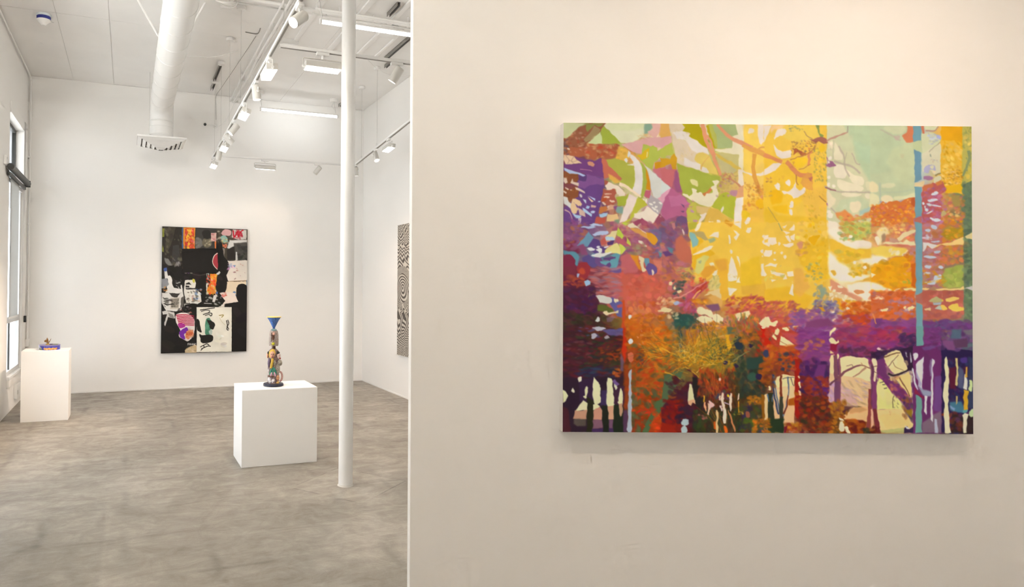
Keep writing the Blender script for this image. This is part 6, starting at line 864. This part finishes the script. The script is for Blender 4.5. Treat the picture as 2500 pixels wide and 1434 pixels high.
wash('glowing wash light on the right track near the partition edge', *onR(7.15), rtd, -.12, g='wr')
spot('spotlight mostly hidden behind the column at the far end of the right track', *onR(8.86), (.1, .1, -.95), rtd, g='sr')
wash('large wash light on the cross track left of the column', 1.375, 4.69, (1, 0, 0), .10, power=12, g='wc')
spot('pale unlit-looking spotlight on the cross track between column and partition', 1.985, 4.69, (-.45, .35, -.85), (1, 0, 0), 6, g='sr')
# track over the front gallery, one metre off the partition, that lights the large painting; its left head is added fill
g0 = e0-n_*.99; ga = g0+t_*.28; gb = g0+t_*2.5
track('white light track parallel to the partition, lighting the large painting', (ga.x, ga.y), (gb.x, gb.y), [.1, .9])
for s_, nm, tl, pw, gg in ((.42, 'bare left end of the partition, added as unseen fill', .36, 10, 'p1'), (1.10, 'left half of the large painting', .36, 10, 'p2'), (1.92, 'right half of the large painting', .36, 10, 'p3')):
    c_ = g0+t_*s_; wash('wash light aimed at the '+nm, c_.x, c_.y, -t_, tl, power=pw, spread=128, g=gg)

# ------------------------------------------------------------------ fluorescent battens
def batten(label, x0, x1, y, z, g):
    TUBE = mat('cool_tube', (.9, .9, .9), .3, emit={'tf': SOFT, 'tn': MILD, 'tg': DAY}.get(g, COOL), estr=G[g])
    t = thing('tube_light', label, 'tube light', ((x0+x1)/2, y, z), 'ceiling tube lights'); MB().box((x0, y-.022, z+.014), (x1, y+.022, z+.034)).build('spine', WHITE, t, bevel=.003)
    MB().cyl((x0+.01, y, z), (x1-.01, y, z), .017, n=8, caps=False).build('tube', TUBE, t)
    for x in (x0, x1-.02): MB().box((x, y-.02, z-.02), (x+.02, y+.02, z+.016)).build('end_cap', WHITE, t, bevel=.003)
    for x in (x0+.03, x1-.03):
        MB().lathe((x-.02, y+.05, H-.05), [(.055, 0), (.06, .012), (.06, .05)], 24).build('canopy', WHITE, t); MB().tube([(x-.02, y+.05, H-.045), (x, y, z+.033)], .002, 5).build('wire', WIRE, t)
        MB().tube([(x-.02, y+.05, H-.046), (x-.06, y+.03, z+.16), (x-.02, y+.01, z+.10), (x, y, z+.035)], .003, 6).build('cord', WHITE, t)
batten('glowing tube light on the ceiling close to the back wall', 1.765, 2.945, 9.2, 4.04, 'tb')
batten('glowing tube light on the ceiling passing behind the column top', 1.71, 2.9, 5.94, 4.04, 'tn')
batten('added unseen fill tube light over the front gallery near the camera', -1.0, .1, -.4, 4.04, 'tf')  # this and the battens below are added out of view as fill light
batten('added unseen fill tube light over the room beside the near window', -1.0, .1, 3.9, 4.04, 'tg')
batten('added unseen fill tube light above the camera beside the left wall', -1.0, .1, 1.7, 4.04, 'tg')
batten('added unseen fill tube light over the entrance behind the camera', 1.6, 2.78, -2.2, 4.04, 'tf')

# ------------------------------------------------------------------ ceiling services
def box_on_ceiling(label, x, y, w, d, h, m=WHITE, name='junction_box', lid=True):
    t = thing(name, label, 'junction box', (x, y, H-h)); MB().box((x-w/2, y-d/2, H-h), (x+w/2, y+d/2, H)).build('housing', m, t, bevel=.004)
    if lid: MB().box((x-w/2-.004, y-d/2-.004, H-h-.004), (x+w/2+.004, y+d/2+.004, H-h)).build('cover', WHITE, t, bevel=.0015)
    return t
box_on_ceiling('small white junction box on the ceiling under the cable coil', .90, 6.52, .11, .08, .05)
box_on_ceiling('white driver box on the ceiling above the cross track', 1.72, 7.2, .19, .08, .06)
box_on_ceiling('square white junction box among the pipes near the partition edge', 2.62, 6.44, .20, .12, .10)
# round alarm on the ceiling, blue collar and white horn
ax, ay = -.86, 7.44; al = thing('ceiling_alarm', 'round white alarm with a blue band on the ceiling at top left', 'alarm', (ax, ay, H-.115))
MB().lathe((ax, ay, H-.022), [(.070, 0), (.074, .004), (.074, .022)], 32).build('base', mat('pale_plastic', (.66, .72, .74), .4), al); MB().lathe((ax, ay, H-.056), [(.069, 0), (.069, .034)], 32).build('band', mat('blue_tape', tuple(lin(hexc('2c3488'))), .5, var=.2, vscale=30), al)
MB().lathe((ax, ay, H-.112), [(.014, 0), (.022, .002), (.025, .012), (.035, .02), (.053, .037), (.072, .053), (.073, .056), (.068, .056)], 32).build('horn', WHITE, al); MB().tube([(ax+.06, ay-.03, H-.06), (ax+.08, ay-.04, H-.08), (ax+.10, ay-.045, H-.085)], .002, 5).build('wire', WIRE, al)
# slotted struts
def strut(label, x, y0, y1, m=STEEL, w=.032, drop=.0):
    t = thing('slotted_strut', label, 'strut', (x, (y0+y1)/2, H-.045-drop)); z = H-.041-drop
    MB().box((x-w/2, y0, z), (x-w/2+.003, y1, H-drop)).box((x+w/2-.003, y0, z), (x+w/2, y1, H-drop)).box((x-w/2, y0, H-.004-drop), (x+w/2, y1, H-drop)).build('channel', m, t, smooth=0)
    n = max(2, int((y1-y0)/.05))
    for i in range(n): yy = y0+(i+.5)*(y1-y0)/n; MB().box((x-.0065, yy-.013, H-.0062-drop), (x+.0065, yy+.013, H-.0042-drop)).build('hole', DARK, t, smooth=0)
    return t
GREYST = mat('painted_strut', (.28, .27, .25), .5, metal=.2)
strut('dark slotted strut above the long track near the back wall', 1.08, 8.26, 8.91, GREYST); strut('short dark slotted strut at the back wall beside the last hanger', 1.10, 9.02, 9.36, GREYST)
strut('dark slotted strut on the ceiling at the top right by the near tube light', 2.50, 5.86, 6.14, GREYST); strut('long dark slotted strut on the ceiling beside the partition edge', 2.955, 6.45, 7.33, GREYST); strut('slotted strut on the ceiling above the right track', 3.06, 7.38, 7.60, GREYST); strut('slotted strut by the column top near the back wall', 3.06, 9.05, 9.5, GREYST); strut('slotted strut beside the pipes at the partition edge', 2.90, 6.12, 6.32, GREYST)
# ceiling battens (right half)
for k, (x, w) in enumerate(((1.78, .05), (2.23, .06), (2.60, .055), (2.82, .03))):
    tag(MB().box((x-w/2, 3.2, H-.022), (x+w/2, 7.33, H)).build('ceiling_batten', CEIL, loc=(x, 5, H-.022), bevel=.003), ('leftmost', 'second from the left', 'third from the left', 'rightmost')[k]+' of four white ceiling battens right of the long track', 'batten', 'ceiling battens')
# pipes across the room
PIPES = (('thick white pipe crossing the ceiling behind the near tube light', 6.22, 4.272, .016, .62), ('thin white pipe beside the thick one on the ceiling', 6.29, 4.288, .010, .75), ('thin white pipe nearest the back in the crossing pipe run', 6.37, 4.292, .009, .9), ('lowest white pipe of the crossing run, feeding the junction box', 6.14, 4.25, .011, 1.72))
for lab, y, z, r, x0 in PIPES:
    t = thing('ceiling_pipe', lab, 'pipe', ((x0+XR)/2, y, z-r), 'pipes crossing the ceiling'); MB().tube([(x0, y, z), (XR-.002, y, z)], r, 10).build('pipe', WHITE, t)
    for x in (x0+.25, x0+1.0, x0+1.75):
        if x < XR-.1: MB().box((x, y-r-.006, z-r-.002), (x+.014, y+r+.006, z-r)).box((x, y+r+.001, z-r-.001), (x+.014, y+r+.005, H)).build('strap', WHITE, t, smooth=0)
# conduits along the long track
for k, (x, z, r) in enumerate(((1.39, 4.25, .011), (1.43, 4.235, .012), (1.47, 4.25, .010), (1.52, 4.24, .012))):
    t = thing('ceiling_conduit', ('leftmost conduit', 'second conduit', 'third conduit', 'rightmost conduit')[k]+' in the white bundle above the long track', 'conduit', (x, 7.5, z-r), 'conduits above the long track')
    MB().tube([(x, 5.2, z), (x+.02*math.sin(k), 6.6, z), (x+.01, 7.6, z), (x+.03*(k % 2), 8.6, z), (x+.02, YB-.01, z)], r, 10).build('pipe', WHITE, t)
    for y in (6.8, 7.7, 8.6): MB().box((x-r-.006, y, z-r-.003), (x+r+.006, y+.014, z-r)).box((x+r+.001, y, z-r-.002), (x+r+.005, y+.014, H)).build('strap', WHITE, t, smooth=0)
# cables
def cable(label, pts, r=.004, m=WHITE, name='cable'):
    # smooth through the points
    q = []; P_ = [Vector(p) for p in pts]
    for i in range(len(P_)-1):
        p0, p1, p2, p3 = P_[max(i-1, 0)], P_[i], P_[i+1], P_[min(i+2, len(P_)-1)]
        for k in range(6): u = k/6; q.append(.5*((2*p1)+(p2-p0)*u+(2*p0-5*p1+4*p2-p3)*u*u+(3*p1-p0-3*p2+p3)*u**3))
    q.append(P_[-1]); return tag(MB().tube(q, r, 6).build(name, m, loc=P_[0]), label, 'cable')
cable('dark cable running along the ceiling left of the long track to the back wall', [(1.33, 7.2, H-.01), (1.30, 7.8, H-.012), (1.26, 8.6, H-.01), (1.22, 9.3, H-.012), (1.20, 9.66, H-.02), (1.20, 9.675, 4.15), (1.205, 9.675, 3.95)], .0026, SLOT)
cable('white sagging cable across the ceiling left of the long track', [(.55, 8.15, H-.005), (.75, 8.05, H-.03), (.98, 7.95, H-.035), (1.2, 7.75, H-.01)], .005)
cable('white cable sagging from the last conduit to the bracket camera', [(1.245, 9.675, 3.86), (1.28, 9.63, 3.87), (1.33, 9.6, 3.92), (1.42, 9.6, 4.1), (1.47, 9.62, 4.22)], .005)
cable('short dark cable hook on the ceiling left of the conduits', [(1.20, 7.14, H-.006), (1.33, 7.14, H-.008), (1.335, 6.98, H-.006)], .005, SLOT)
cable('thin white cable drooping between the cross track and the right wall', [(2.72, 7.4, H-.01), (2.9, 7.5, H-.09), (3.15, 7.6, H-.12), (3.5, 7.7, H-.05)], .004)
co = thing('cable_coil', 'coil of white cable hanging from the ceiling beside the duct', 'cable coil', (.87, 6.30, H-.10))
for k in range(5):
    rr = .085+.008*(k % 3); cx_, cy_ = .86+.006*k, 6.28+.012*k
    MB().tube([(cx_+rr*math.cos(a), cy_+.02*math.sin(a*2+k), H-.045-.004*k+rr*.42*math.sin(a)) for a in [2*math.pi*i/28 for i in range(29)]], .0042, 6).build('loop', WHITE, co)
MB().tube([(.87, 6.30, H), (.87, 6.30, H-.03)], .004, 6).build('hook', WIRE, co)
# bracket camera on the back wall
bc = thing('bracket_camera', 'small camera with a black lens on a white arm high on the back wall', 'camera', (1.0, YB, 3.83))
MB().tube([(1.20, YB, 3.86), (1.17, YB-.06, 3.86), (1.05, YB-.08, 3.85)], .010, 8).build('arm', WHITE, bc); MB().cyl((1.20, YB-.01, 3.86), (1.20, YB, 3.86), .035, n=20).build('plate', WHITE, bc); c0 = Vector((1.04, YB-.085, 3.85)); cd = Vector((-.15, -1, -.25)).normalized()
MB().lathe(c0-cd*.03, [(.018, 0), (.024, .004), (.024, .07), (.021, .072)], 20, cd).build('housing', WHITE, bc); MB().lathe(c0-cd*.03, [(.020, .0705), (.020, .074)], 20, cd).build('lens', BLACK, bc)
# slim brace beside the duct and duct hangers
t = thing('duct_brace', 'slim white brace rod running from the ceiling to the spiral duct', 'brace', (.1, 6.6, H-.3)); MB().tube([(.02, 6.55, H), (.262, 6.80, 4.02)], .012, 8).build('rod', WHITE, t); MB().tube([(.70, 6.55, H), (.53, 6.6, 4.0)], .012, 8).build('rod', WHITE, t)
